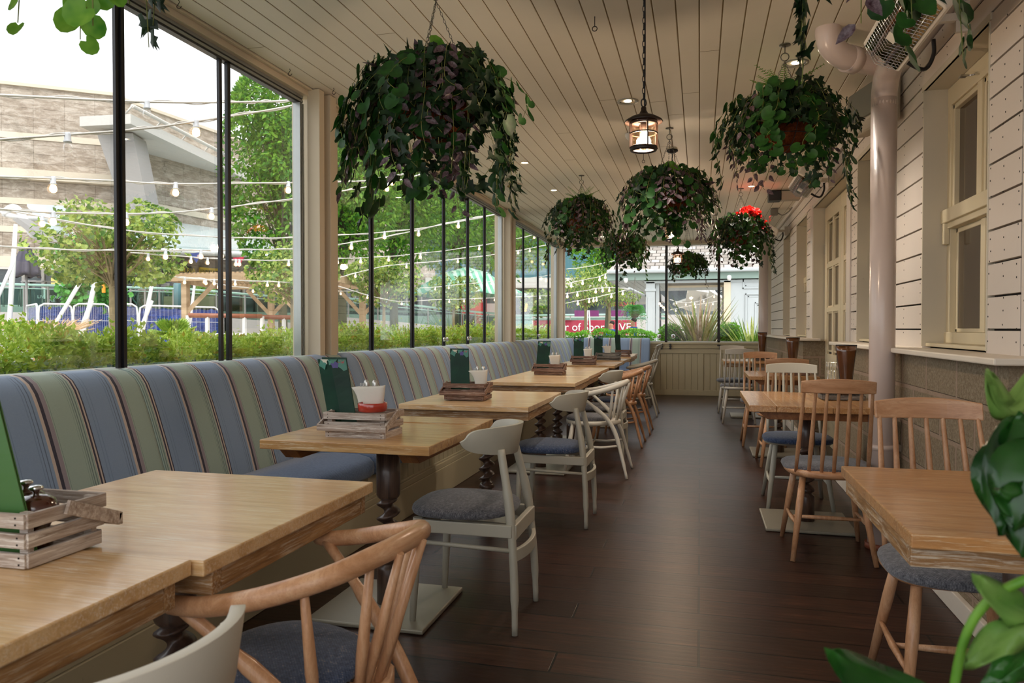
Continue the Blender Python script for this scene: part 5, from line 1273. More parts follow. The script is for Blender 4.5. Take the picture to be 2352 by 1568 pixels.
# back buildings at the far end: teal glazed blocks and a grey ramped roof
bb = thing('teal_glazed_building', 'distant teal-clad building behind the trees at the far end', 'building')
m = MB(); a, b = far(1180, 700, 62), far(1520, 700, 62)
for nm, p0, p1, z0, z1, mt in (('upper_storey', (980, 600), (1760, 600), 5.2, 8.6, 'steel_blue'), ('sign_band', (1270, 600), (1420, 600), 9.0, 11.4, 'steel_blue'), ('white_fascia', (980, 600), (1560, 600), 8.6, 9.0, 'fascia'), ('shopfront', (980, 600), (1760, 600), 2.3, 4.4, 'shopglass'), ('canopy_edge', (980, 600), (1760, 600), 4.4, 5.2, 'fascia'), ('low_wall', (980, 600), (1760, 600), 0, 2.3, 'conc')):
    W2 = Wall(far(p0[0], 754, 60 + (1 if nm == 'upper_storey' else 0)), far(p1[0], 754, 64)); facade(W2, 0, W2.L, z0, z1, -2, 0 if nm != 'canopy_edge' else 1.2, M[mt], nm, bb)
W2 = Wall(far(1270, 754, 60), far(1420, 754, 61)); 
flip = W2.n.cross(UP).dot(W2.u) > 0
o = text('12 & 4', 1.0, M['letter_yellow'], bb, W2.M @ tm(W2.hit(1342)[0], .05, 10.3, flip))
m = MB(); q = [far(1400, 640, 52), far(1520, 676, 46), far(1520, 690, 46), far(1400, 700, 52)]; m.loops([q, [p + Vector((0, 4, 0)) for p in q]], sm=False); m.build('sloping_roof', M['grey_metal'], bb)
# red kiosk
ko = far(1082, 754, 42); K = thing('red_kiosk', 'red kiosk with white lettering under the striped parasol', 'kiosk', (ko.x, ko.y, 0), rz=math.atan2(ko.y, ko.x) - PI / 2)
m = MB(); m.box(-.85, .85, -.5, .5, 2.0, 3.0); m.box(-.85, -.45, -.55, .5, .8, 2.0); m.box(.3, .85, -.55, .5, .8, 2.0); m.box(-.85, .85, 0, .5, 0, .9); m.build('body', M['red_paint'], K)
m = MB(); m.box(-.4, .25, -.2, -.1, .9, 2.0); m.build('opening', M['gap'], K)
text('CREAMERY', .3, M['letter_white'], K, Matrix(((1, 0, 0, 0), (0, 0, -1, -.52), (0, 1, 0, 2.72), (0, 0, 0, 1))))
m = MB(); m.box(-.8, .85, -.62, -.58, .9, 1.9); 
m = MB(); m.box(.9, 2.4, .2, .3, 1.6, 2.6); m.build('slatted_screen', M['fascia'], K)
text('tells', .45, M['letter_white'], K, Matrix(((0, -1, 0, .62), (0, 0, -1, -.58), (1, 0, 0, 1.6), (0, 0, 0, 1))))
# big green-and-white striped parasol
po = far(1072, 754, 34); PR = thing('market_parasol', 'huge green-and-white striped parasol beyond the glass', 'parasol', (po.x, po.y, 0), rz=.5)
t = NT('striped_canvas'); s_ = t.sep(t.coords()); w_ = t.math('GREATER_THAN', t.math('FRACT', t.math('MULTIPLY', s_[0], 3.2)), .5); t.col(t.mix(w_, '79c2a2', 'c6e0d0')); t.set(.8, .2); M['awning'] = t.mat
def parafab(z0, z1, R0, R1, n=8, sag=.12):
    m = MB(); L = []
    for i in range(6):
        u = i / 5; rr = lerp(R1, R0, u); z = lerp(z1, z0, u ** .9); L.append([Vector((rr * (1 - (sag * u * abs(math.sin(n * a / 2)))) * math.cos(a), rr * (1 - (sag * u * abs(math.sin(n * a / 2)))) * math.sin(a), z - .12 * u * abs(math.sin(n * a / 2)))) for a in [2 * PI * j / 64 for j in range(64)]])
    m.loops(L, cap=False, sm=True); return m
parafab(2.75, 3.75, 2.9, .9).build('lower_canopy', M['awning'], PR, solid=.02); parafab(3.68, 4.0, 1.15, .02).build('vent_canopy', M['awning'], PR, solid=.02)
m = MB(); m.tube([(0, 0, 0), (0, 0, 3.9)], .06, 10); m.build('pole', M['grey_metal'], PR)
m = MB()
for k in range(8): a = 2 * PI * k / 8; m.tube([(0, 0, 3.6), (2.85 * math.cos(a), 2.85 * math.sin(a), 2.74)], .02, 6); m.tube([(0, 0, 2.9), (1.5 * math.cos(a), 1.5 * math.sin(a), 3.18)], .018, 6)
m.build('ribs', M['grey_metal'], PR)
# closed slate parasol at the left
po = far(62, 754, 31); PR = thing('closed_parasol', 'closed slate-grey parasol in front of the left shop windows', 'parasol', (po.x, po.y, 0))
z1 = far(62, 563, 31).z; z0 = far(62, 632, 31).z; m = MB(); L = []
for i in range(9):
    u = i / 8; rr = lerp(.08, .42, u ** .8) * (1 if u < .85 else .92); L.append([Vector((rr * (1 + .22 * math.sin(7 * a)) * math.cos(a), rr * (1 + .22 * math.sin(7 * a)) * math.sin(a), lerp(z1, z0, u) + (.1 * math.sin(5 * a) * u if i == 8 else 0))) for a in [2 * PI * j / 56 for j in range(56)]])
m.loops(L); m.build('canopy', M['parasol_dark'], PR); m = MB(); m.tube([(0, 0, 0), (0, 0, z1 + .1)], .04, 8); m.build('pole', M['grey_metal'], PR)
# blue sheeting on fence panels
def fence(label, pa, pb, d0, d1, top=(697, 699), bot=748):
    P0, P1 = far(pa, top[0], d0), far(pb, top[1], d1); s = thing('fence_panel', label, 'fence', (P0.x, P0.y, 0), group='wire fence panels with blue sheeting'); O = Vector((P0.x, P0.y, 0)); a, b = P0 - O, P1 - O; zb = far(pa, bot, d0).z
    a0, b0 = Vector((a.x, a.y, zb - .8)), Vector((b.x, b.y, zb - .8)); rr = .12; dd = (b - a).normalized()
    m = MB(); m.tube([a0, a - Vector((0, 0, .3)), a - Vector((0, 0, .08)) + dd * .03, a + dd * .15, b - dd * .15, b - Vector((0, 0, .08)) - dd * .03, b - Vector((0, 0, .3)), b0], .03, 8)
    for k in range(1, 20): p = a.lerp(b, k / 20); m.tube([p, Vector((p.x, p.y, zb - .6))], .0035, 4, cap=False)
    m.tube([a.lerp(a0, .35), b.lerp(b0, .35)], .008, 4); m.build('wire_frame', M['white_metal'], s)
    m = MB(); vs = []; n = 30; h = 8
    nn = Vector((dd.y, -dd.x, 0))
    for i in range(n + 1):
        for j in range(h + 1):
            p = a.lerp(b, i / n); z = lerp(p.z - .05 - .05 * abs(math.sin(i * .7)), zb - .7, j / h); vs.append(Vector((p.x, p.y, z)) + nn * (.035 * math.sin(i * .9 + j * .5) - .08))
    m.add(vs, [(i * (h + 1) + j, i * (h + 1) + j + 1, (i + 1) * (h + 1) + j + 1, (i + 1) * (h + 1) + j) for i in range(n) for j in range(h)], 0, True); m.build('blue_sheet', M['tarp'], s, solid=.01)
fence('short blue-sheeted fence panel turned away at the left', 61, 85, 30, 27, (702, 698)); fence('blue-sheeted fence panel behind the long leaning strut', 88, 166, 26.5, 26.5)
fence('blue-sheeted fence panel left of the thick window mullion', 168, 252, 26.5, 26.5); fence('blue-sheeted panel with tied-up drape just right of the mullion', 255, 316, 26.5, 26.5); fence('longest blue-sheeted fence panel behind the palm', 320, 504, 26.5, 26.5, (701, 706))
# pergola
pg = thing('pergola', 'timber pergola with slatted roof and braced posts on the plaza', 'pergola')
def FZ(px, py, d): return far(px, py, d)
dF, dB = 19, 22.3
pl = [(428, dF), (680, dF + .6)]
zt = FZ(393, 646, 19.2).z
for (px, d) in ((427, 19.1), (623, dB), (684, 17.6), (833, 21.4)):
    b = far(px, 754, d); m = MB(); m.box(b.x - .07, b.x + .07, b.y - .07, b.y + .07, 0, zt + .0); m.build('post', M['timber'], pg)
    for s in ((1,) if px == 427 else (-1, 1)):
        dv = (far(px + 60 * s, 754, d) - b); dv.z = 0; dv.normalize(); m = MB(); m.beam(Vector((b.x, b.y, zt - .75)), Vector((b.x, b.y, zt - .02)) + dv * .65, .09, .1); m.build('brace', M['timber'], pg)
c = [far(393, 754, 19.2), far(740, 754, 17.0), far(845, 754, 21.2), far(505, 754, 22.6)]
for a, b in ((0, 1), (3, 2), (0, 3), (1, 2)):
    A_, B_ = Vector((c[a].x, c[a].y, zt + .08)), Vector((c[b].x, c[b].y, zt + .08)); m = MB(); m.beam(A_, B_, .08, .16); m.build('beam', M['timber'], pg)
m = MB()
for k in range(34):
    u = (k + .5) / 34; A_ = c[0].lerp(c[1], u); B_ = c[3].lerp(c[2], u); m.beam(Vector((A_.x, A_.y, zt + .18)), Vector((B_.x, B_.y, zt + .18)), .05, .035)
m.build('roof_slats', M['timber'], pg)
# boardwalk style railing with varnished top
def railing(label, pts, d, zlow=.5):
    P0 = far(pts[0][0], pts[0][1], d); O = Vector((P0.x, P0.y, 0)); s = thing('deck_railing', label, 'railing', tuple(O)); W = [far(p[0], p[1], d + .1 * i) - O for i, p in enumerate(pts)]
    m = MB(); m.tube(W, .055, 10); m.build('top_rail', M['rail_wood'], s)
    m = MB()
    for a, b in zip(W[:-1], W[1:]):
        n = max(2, int((b - a).length / 1.1))
        for k in range(n + 1): p = a.lerp(b, k / n); m.beam(p, Vector((p.x, p.y, 0)), .07, .07)
        for z in (.42, .8): m.beam(a - Vector((0, 0, z)), b - Vector((0, 0, z)), .04, .05)
    m.build('white_posts', M['white_metal'], s)
railing('varnished handrail on white posts behind the near hedge', [(432, 724), (520, 725), (602, 726)], 18); railing('varnished handrail continuing behind the timber post', [(603, 728), (700, 729), (768, 731)], 18.5)
# logos on the shop glass
lg = signboard('window_logo', 'white number one logo with lettering on the left shop window', A, 100, 132, 664, 700, M['shopglass'], .1, [' ', 'LIVERPOOL', 'ONE'], .2, 'letter_white', .03, 'logo')
lg.matrix_world = lg.matrix_world; lgt = text('1', .75, M['letter_white'], lg, tm(.5, .02, .5, A.n.cross(UP).dot(A.u) > 0))
signboard('window_poster', 'pale yellow notice on the left shop window', A, 118, 143, 638, 653, plain('poster_yellow', 'd8cf7a', .6), .12, (), thick=.03, cat='poster')
u, z = C.hit(326, 672); m = MB(); m.lathe([(.75, 0), (.68, 0), (.68, .03), (.75, .03)], n=30, cap=False)
for k in range(14): a = 2 * PI * k / 14; m.tube([(.2 * math.cos(a), .2 * math.sin(a), .02), (.45 * math.cos(a + .5), .45 * math.sin(a + .5), .02), (.66 * math.cos(a), .66 * math.sin(a), .02)], .03, 5)
o = m.build('round_logo', plain('pale_teal_print', 'a9d3cc', .5)); o.matrix_world = C.M @ Matrix.Translation((u, .2, z)) @ Matrix.Rotation(-PI / 2, 4, 'X'); tag(o, 'round pale teal filigree emblem on the shop glass beside the grey pier', 'logo')
# terrace furniture (bar stools and tables)
def stool(label, px, py, d, cat='stool'):
    b = far(px, py, d); s = thing('bar_stool', label, cat, (b.x, b.y, b.z), group='grey bar stools on the shop terrace')
    m = MB(); m.box(-.2, .2, -.2, .2, .72, .76); m.build('seat', M['grey_metal'], s); m = MB(); m.loops([[Vector((x, y, z)) for x in (-.2, .2)] + [Vector((x, y + .02, z)) for x in (.2, -.2)] for y, z in ((.18, .76), (.24, 1.08))], sm=False); m.build('backrest', M['grey_metal'], s)
    for sx in (-1, 1):
        for sy in (-1, 1): m = MB(); m.tube([(sx * .17, sy * .17, .73), (sx * .21, sy * .21, 0)], .016, 6); m.build('leg', M['grey_metal'], s)
def htable(label, px, py, d):
    b = far(px, py, d); s = thing('bar_table', label, 'table', (b.x, b.y, b.z), group='grey bar tables on the shop terrace')
    m = MB(); m.box(-.55, .55, -.3, .3, 1.0, 1.04); m.build('tabletop', M['grey_metal'], s)
    for sx in (-1, 1): m = MB(); m.tube([(sx * .4, 0, 1.0), (sx * .4, 0, 0)], .03, 8); m.build('leg', M['grey_metal'], s)
for px, l in ((48, 'grey bar stool left of the closed parasol'), (62, 'grey bar stool below the closed parasol'), (8, 'grey bar stool at the left edge behind the strut'), (318, 'grey bar stool in front of the round teal emblem'), (332, 'grey bar stool beside the grey shop pier'), (372, 'grey bar stool in front of the pizza shop door')): stool(l, px, 704 if px < 200 else 706, 36)
htable('grey bar table behind the long leaning strut', 88, 704, 36); htable('grey bar table in front of the grey shop pier', 350, 706, 36)
# planters
for px, l in ((470, 'timber planter with a low green shrub on the terrace'), (412, 'small timber planter with shrub beside the blue-grey bollard')):
    b = far(px, 708, 34); s = thing('planter', l, 'planter', tuple(b)); m = MB(); m.box(-.6, .6, -.2, .2, 0, .5); m.build('box', M['timber'], s); m = MB()
    for k in range(260): leaf(m, Vector((R.uniform(-.55, .55), R.uniform(-.2, .2), .5 + R.uniform(0, .4))), rv(R) + UP, rv(R), .1, 'diam')
    m.build('shrub', M['bright_leaf'], s)
b = far(409, 706, 33); m = MB(); m.lathe([(.17, 0), (.17, .95), (.15, .98), (.001, .98)], n=18, cap=True); o = m.build('litter_bin', plain('teal_bollard', '5d8890', .4), loc=tuple(b)); tag(o, 'teal cylindrical litter bin in front of the pizza shop', 'bin')

# grey-white sail roofs seen through the outbuilding
SL = far(1600, 754, 40); sl = thing('sail_roof', 'pale sail-shaped roof pieces seen through the opening of the white outbuilding', 'canopy', (SL.x, SL.y, 0)); O_ = Vector((SL.x, SL.y, 0))
for q_ in ([(1545, 700, 42), (1640, 668, 38), (1652, 690, 38), (1600, 720, 42)], [(1580, 664, 36), (1628, 672, 38), (1604, 700, 40), (1575, 690, 38)], [(1630, 668, 36), (1668, 690, 36), (1668, 712, 38), (1618, 716, 40)]):
    L_ = [far(*a_) - O_ for a_ in q_]; m = MB(); m.loops([L_, [v_ + Vector((0, .1, .12)) for v_ in L_]], sm=False); m.build('sail', M['fascia'], sl)
m = MB(); m.tube([far(1600, 754, 40) - O_ - UP * EYE * 0, far(1612, 668, 38) - O_], .1, 8); m.tube([far(1668, 754, 40) - O_, far(1620, 668, 38) - O_], .12, 8); m.tube([Vector((0, 0, 0)), Vector((0, 0, 1.2))], .1, 8); m.build('mast', M['fascia'], sl)
# ---------------------------------------------------------------- planting outside
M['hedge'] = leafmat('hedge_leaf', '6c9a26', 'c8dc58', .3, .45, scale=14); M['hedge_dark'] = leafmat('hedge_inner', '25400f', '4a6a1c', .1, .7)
M['hedge2'] = leafmat('hedge_leaf_warm', '7d8f2a', 'd0b348', .3, .45, scale=14)
M['holly'] = leafmat('holly_leaf', '6a9038', 'c3cf6c', .3, .35, scale=11); M['tree_leaf'] = leafmat('tree_leaf', '4b8620', '8fbf3c', .4, .5, scale=6); M['tree_leaf2'] = leafmat('tree_leaf_dark', '2f6a1c', '5b9a34', .35, .5, scale=6)
M['bark'] = plain('bark', '8b7c5c', .9, var=.3, scale=20, bump=.4); M['bark_dark'] = plain('dark_bark', '4a4a35', .9, var=.3, scale=9, bump=.4); M['climber'] = leafmat('climber_leaf', '2f8030', '6fc052', .35, .45, scale=9)
M['box'] = leafmat('box_leaf', '3f8a1a', '8ec93a', .3, .5, scale=20)
def hedge(label, x0, x1, y0, y1, z1, n, size, mi2=.2, seed=5, name='hedge', mat=None):
    r = random.Random(seed); cx, cy = (x0 + x1) / 2, (y0 + y1) / 2; H = thing(name, label, 'hedge', (cx, cy, 0)); w, d = (x1 - x0) / 2, (y1 - y0) / 2
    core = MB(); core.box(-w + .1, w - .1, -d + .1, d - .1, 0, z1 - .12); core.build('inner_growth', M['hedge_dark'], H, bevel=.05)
    ms = [MB(), MB()]
    for k in range(n):
        # more of the leaves where the room looks at them : top and the near side
        q = r.random()
        bump = .05 * math.sin(cx + k) 
        if q < .42: p = Vector((r.uniform(-w, w), r.uniform(-d, d), z1 - r.uniform(0, .12))); nn = UP
        elif q < .85: p = Vector((w - r.uniform(0, .1), r.uniform(-d, d), z1 - .05 - r.random() ** 1.3 * (z1 - .55))); nn = Vector((1, 0, .3))
        else: p = Vector((r.uniform(-w, w), -d + r.uniform(0, .08), z1 - r.random() * .6)); nn = Vector((0, -1, .3))
        wob = .055 * math.sin(p.y * 3.1 + 1.3 * math.sin(p.y * 1.3)) + .035 * math.sin(p.y * 9.7 + p.x * 5) + .02 * math.sin(p.y * 23)
        p.z += wob * (p.z / z1); p.x += wob * .6 if q >= .42 else 0
        sp = r.random() < .03
        if sp and q < .42: p.z += r.uniform(.02, .1)
        leaf(ms[1 if r.random() < mi2 * (1.5 if p.z < z1 - .25 else .5) else 0], p, (nn + rv(r, 1.1)).normalized(), (nn + rv(r, .9)).normalized(), size * r.uniform(.6, 1.3), 'diam')
    ms[0].build('leaves', mat or M['hedge'], H); ms[1].build('golden_leaves', M['hedge2'], H); return H
hedge('clipped hedge outside the nearest window bay, bright leaves close to the glass', -3.55, -2.82, .8, 4.6, 1.13, 30000, .034, .12, 1)
hedge('clipped hedge outside the second window bay', -3.6, -2.85, 4.62, 9.6, 1.13, 26000, .036, .3, 2)
hedge('clipped hedge outside the third window bay', -3.7, -2.85, 9.62, 15.2, 1.18, 8000, .045, .25, 3)
def hedge_e(label, pa, pb, Y, zt, n, seed):
    r0, r1 = ray(pa, 754), ray(pb, 754); x0, x1 = r0.x / r0.y * Y, r1.x / r1.y * Y
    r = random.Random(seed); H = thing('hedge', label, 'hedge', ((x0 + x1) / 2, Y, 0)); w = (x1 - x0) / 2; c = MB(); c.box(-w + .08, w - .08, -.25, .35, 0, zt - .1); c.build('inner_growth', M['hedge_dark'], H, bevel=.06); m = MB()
    for k in range(n):
        if r.random() < .4: p = Vector((r.uniform(-w, w), r.uniform(-.35, .4), zt - r.uniform(0, .06))); nn = UP
        else: p = Vector((r.uniform(-w, w), -.33 + r.uniform(-.04, .06), zt - r.random() * .45)); nn = Vector((0, -1, .2))
        e = abs(p.x) / w; p.z -= max(0, e - .85) * .5; p.z += .03 * math.sin(p.x * 9 + seed)
        leaf(m, p, nn + rv(r, 1), nn + rv(r, .9), .045 * r.uniform(.6, 1.3), 'diam')
    m.build('leaves', M['box'], H)
hedge_e('low clipped hedge piece beyond the end window, left of the white mast', 1290, 1352, 15.4, 1.10, 1800, 5)
hedge_e('low clipped hedge beyond the end window with a rounded right end', 1362, 1506, 15.4, 1.13, 4200, 6)
def ball(label, px, Y, z, rr, seed):
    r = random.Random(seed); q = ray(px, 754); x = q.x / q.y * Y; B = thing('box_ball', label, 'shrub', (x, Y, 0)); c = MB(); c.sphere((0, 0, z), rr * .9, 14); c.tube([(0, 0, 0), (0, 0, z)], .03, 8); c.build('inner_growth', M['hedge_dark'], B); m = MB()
    for k in range(1500): d = rv(r).normalized(); leaf(m, Vector((0, 0, z)) + d * rr * r.uniform(.9, 1.05), d + rv(r), d + rv(r, .8), .035, 'diam')
    m.build('leaves', M['box'], B)
ball('clipped box ball left of the bronze strappy plant', 1540, 14.9, 1.03, .24, 8); ball('clipped box ball between the bronze and yellow strappy plants', 1676, 14.8, 1.06, .23, 9)
def strappy(label, px, Y, n, L, mats, seed, spread=.5, w=.022):
    r = random.Random(seed); q = ray(px, 754); x = q.x / q.y * Y; B = thing('strappy_plant', label, 'plant', (x, Y, 0.35)); ms = [MB() for _ in mats]
    for k in range(n):
        a = r.uniform(0, 2 * PI); ln = L * r.uniform(.5, 1.05); lean = spread * r.random() ** .7; c, s = math.cos(a), math.sin(a); ww = w * r.uniform(.6, 1.2); droop = r.random() ** 2 * .5
        pts = curve([(c * .06, s * .06, 0), (c * (.08 + lean * ln * .4), s * (.08 + lean * ln * .4), ln * .55), (c * (.1 + lean * ln), s * (.1 + lean * ln), ln * (1 - droop))], 5); vs = []; sd = Vector((-s, c, 0)); m = ms[r.randrange(len(ms))]; nn = len(pts)
        for i, p in enumerate(pts):
            u = i / (nn - 1); h = ww * (1 - u ** 2.2) + .001; vs += [p - sd * h, p + Vector((c, s, 0)) * -h * .4, p + sd * h]
        m.add(vs, [(i * 3 + j, i * 3 + j + 1, i * 3 + j + 4, i * 3 + j + 3) for i in range(nn - 1) for j in range(2)], 0, True)
    for m, mt in zip(ms, mats): m.build('strap_leaves', mt, B)
strappy('tall bronze and olive strappy plant behind the end window', 1606, 14.7, 230, 1.5, [leafmat('bronze_blade', '6f6a30', 'a79a55', .2, .45), leafmat('pinkish_blade', '9a7a58', 'c8b39a', .2, .45), leafmat('olive_blade', '55652a', '8b9a48', .2, .45)], 3, .62, .034)
strappy('yellow-green variegated strappy plant by the pink pipe behind the end window', 1728, 14.5, 150, 1.15, [leafmat('yellow_blade', '8aa03a', 'd8dc8a', .3, .45), leafmat('green_blade', '3f6a22', '7da03c', .3, .45)], 4, .75, .026)
def crown(m_list, c, rx, ry, rz, n, size, r, kinds=('diam',), shell=.55, flat=0, lumps=9):
    C = [(Vector((r.gauss(0, .55) * rx, r.gauss(0, .55) * ry, r.uniform(-.75, .85) * rz)), r.uniform(.3, .55)) for _ in range(lumps * 3)]
    for k in range(n):
        cc, cr = C[r.randrange(len(C))]
        d = rv(r).normalized(); p = cc + Vector((d.x * rx, d.y * ry, d.z * rz)) * cr * r.uniform(shell, 1.05)
        e = (p.x / rx) ** 2 + (p.y / ry) ** 2 + (p.z / rz) ** 2
        if e > 1.15: p *= (1.1 / e) ** .5
        leaf(m_list[0 if r.random() < .62 else 1], c + p, d + rv(r, 1.0) - Vector((0, 0, .3)), d + UP * .7 + rv(r, .9), size * r.uniform(.55, 1.25), kinds[0] if r.random() < .7 else kinds[-1])
def tree(label, px, d, ztop, zbot, rx, n, size, mats, trunk=.05, kinds=('diam',), seed=1, name='tree', cat='tree', bark='bark', lean=0, twigs=26, lumps=9, group=None):
    b = far(px, 754, d); r = random.Random(seed); T = thing(name, label, cat, (b.x, b.y, 0), group=group); zc = (ztop + zbot) / 2; rz = (ztop - zbot) / 2
    m = MB(); m.tube(curve([(0, 0, 0), (lean * .3, 0, zbot * .5), (lean * .6, .0, zbot), (lean, 0, zc)], 5), [trunk * (1 - .03 * i) for i in range(16)], 10); m.build('trunk', M[bark], T)
    m = MB()
    for k in range(twigs):
        a = r.uniform(0, 2 * PI); e = r.uniform(-.1, 1.2); L = r.uniform(.5, .95); z0 = zbot + r.uniform(-.05, .35) * rz
        q = Vector((rx * L * math.cos(a) * math.cos(e), rx * L * math.sin(a) * math.cos(e), zc - z0 + rz * .8 * math.sin(e) - rz * .2)); P0 = Vector((lean * .6, 0, z0)); m.tube(curve([P0, P0 + q * .5 + rv(r, .1 * rx), P0 + q], 4), [trunk * .24 * (1 - .08 * i) for i in range(9)], 5)
    m.build('branches', M[bark], T)
    ms = [MB(), MB()]; crown(ms, Vector((lean, 0, zc)), rx, rx, rz, n, size, r, kinds, lumps=lumps); ms[0].build('leaves', mats[0], T); ms[1].build('darker_leaves', mats[1], T)
H2 = [M['holly'], leafmat('holly_leaf_green', '3c6a2c', '7d9c4a', .3, .35, scale=11)]
LG = 'small round-headed trees in a row beside the hedge'
def hrow(px, label, ztop, zbot, rx, n, size, seed, lean=0, tw=30):
    q = fdir(px); d = 7.9 / abs(q.x); tree(label, px, d, ztop, zbot, rx, n, size, H2, .055, ('round', 'ovate'), seed, 'holly_tree', group=LG, lean=lean, twigs=tw)
hrow(262, 'nearest small round-headed tree, behind the first thick mullion, twigs showing', 2.98, 1.75, .98, 4200, .06, 21, -.05, 70)
hrow(672, 'small round-headed tree behind the first pair of cream posts', 2.85, 1.65, .85, 2800, .065, 22)
hrow(882, 'small round-headed tree between the first two mullions of the second bay', 3.0, 1.72, .98, 3200, .07, 23)
hrow(1042, 'small round-headed tree in front of the striped parasol', 3.0, 1.75, .9, 1500, .095, 24)
hrow(1232, 'small round-headed tree seen through the third window bay', 3.1, 1.75, 1.1, 1500, .11, 25)
q = fdir(1372); tree('small round-headed tree left of the first end-window mullion', 1345, 24, 3.2, 1.8, .95, 1400, .11, H2, .06, ('long',), 26, 'holly_tree', group=LG)
tree('small round-headed tree just right of the white mast, end window', 1400, 27, 3.35, 1.9, 1.1, 1500, .12, H2, .07, ('long',), 27, 'holly_tree', group=LG)
TL = [M['tree_leaf'], M['tree_leaf2']]
tree('tall pointed green tree filling the gap left of the first cream posts', 650, 25, 9.6, 3.0, 1.75, 17000, .17, TL, .17, ('ovate', 'diam'), 31, bark='bark_dark', lumps=26)
tree('tall dark-trunked tree right of the first cream posts', 785, 27, 10.5, 3.4, 2.1, 17000, .18, TL, .21, ('ovate', 'diam'), 32, bark='bark_dark', lumps=26)
tree('tall leafy tree behind the second bay, middle one', 905, 31, 11.5, 3.6, 2.7, 17000, .19, TL, .2, ('ovate', 'diam'), 33, bark='bark_dark', lumps=30)
tree('tall leafy tree behind the second bay, right one', 1050, 36, 12.5, 4.0, 3.4, 16000, .22, TL, .22, ('ovate', 'diam'), 34, bark='bark_dark', lumps=30)
tree('tall leafy tree behind the second pair of posts', 1165, 44, 13, 4.2, 3.6, 12000, .26, TL, .3, ('ovate', 'diam'), 35, bark='bark', lumps=26)
tree('green tree top behind the left end-window pane', 1390, 30, 6.2, 2.9, 1.6, 5000, .16, TL, .12, ('ovate', 'diam'), 36, bark='bark_dark', lumps=16, lean=.3)
# climbing column with arch
b = far(200, 754, 27); V = thing('climber_arch', 'arch thickly covered in bright green climber leaves beside the shop windows', 'climbing plant', (b.x, b.y, 0)); r = random.Random(9); m = MB(); st = MB()
pts = curve([far(168, 748, 27), far(172, 640, 27), far(185, 585, 27), far(215, 575, 27), far(238, 600, 27), far(250, 660, 27), far(252, 748, 27)], 8); O = Vector((b.x, b.y, 0))
st.tube([p - O for p in pts], .08, 8)
for k in range(3400):
    p = pts[r.randrange(len(pts))] - O + Vector((r.gauss(0, .2), r.gauss(0, .2), r.gauss(0, .2))); leaf(m, p, rv(r) - UP * .5, rv(r) + Vector((.5, -.5, .5)), .15 * r.uniform(.6, 1.2), 'round')
st.build('stem', M['rail_wood'], V); m.build('leaves', M['climber'], V)
for px, py, l in ((238, 660, 'small orange lantern glowing in the climber arch'),): 
    c = far(px, py, 26.5); m = MB(); m.box(-.035, .035, -.035, .035, -.16, .16); tag(m.build('hanging_lantern', emit('orange_lantern', 'e88a2a', .35), loc=tuple(c)), l, 'lantern')
# fan palm and dried grass behind the near hedge
b = far(398, 752, 9.5); V = thing('fan_palm', 'fan palm poking above the near hedge', 'palm', (b.x, b.y, 0)); m = MB(); r = random.Random(4)
for k in range(15):
    a = r.uniform(0, 2 * PI); e = r.uniform(.1, 1.1); d = Vector((math.cos(a) * math.cos(e), math.sin(a) * math.cos(e), math.sin(e))); c = Vector((0, 0, 1.05)) + d * .12
    sd = d.cross(UP).normalized(); 
    for j in range(11): q = (j - 5) * .2; leaf(m, c, d * math.cos(q) + sd * math.sin(q), d.cross(sd), .17, 'long')
m.build('fans', leafmat('palm_fan', '6a9a2c', 'b3cc58', .3, .4), V); m = MB(); m.tube([(0, 0, 0), (0, 0, 1.08)], .05, 8); m.build('stem', M['bark'], V)
b = far(100, 752, 8); V = thing('dried_grass', 'tuft of dried straw-coloured grass behind the hedge at the left', 'grass', (b.x, b.y, 0)); m = MB()
for k in range(200): a = r.uniform(0, 2 * PI); m.tube([(0, 0, 0), (.1 * math.cos(a), .1 * math.sin(a), 1.1), (r.uniform(.2, .5) * math.cos(a), r.uniform(.2, .5) * math.sin(a), 1.22 + r.uniform(-.05, .05))], .003, 3)
m.build('straws', plain('straw', 'd8b688', .9), V)
# bunting
for px, py, mt, l in ((451, 590, '2b3f7d', 'dark blue triangular bunting flag above the pizza sign'), (548, 600, 'b8344a', 'red triangular bunting flag left of the tall pointed tree')):
    c = far(px, py, 24); m = MB(); s = .17; u = Vector((.7, .7, 0)); m.loops([[u * -s + UP * .1, u * s + UP * .15, UP * -.18], [u * -s + UP * .1 + Vector((.01, -.01, 0)), u * s + UP * .15 + Vector((.01, -.01, 0)), UP * -.18 + Vector((.01, -.01, 0))]], sm=False); tag(m.build('bunting_flag', plain('flag_' + mt, mt, .7), loc=tuple(c)), l, 'flag')
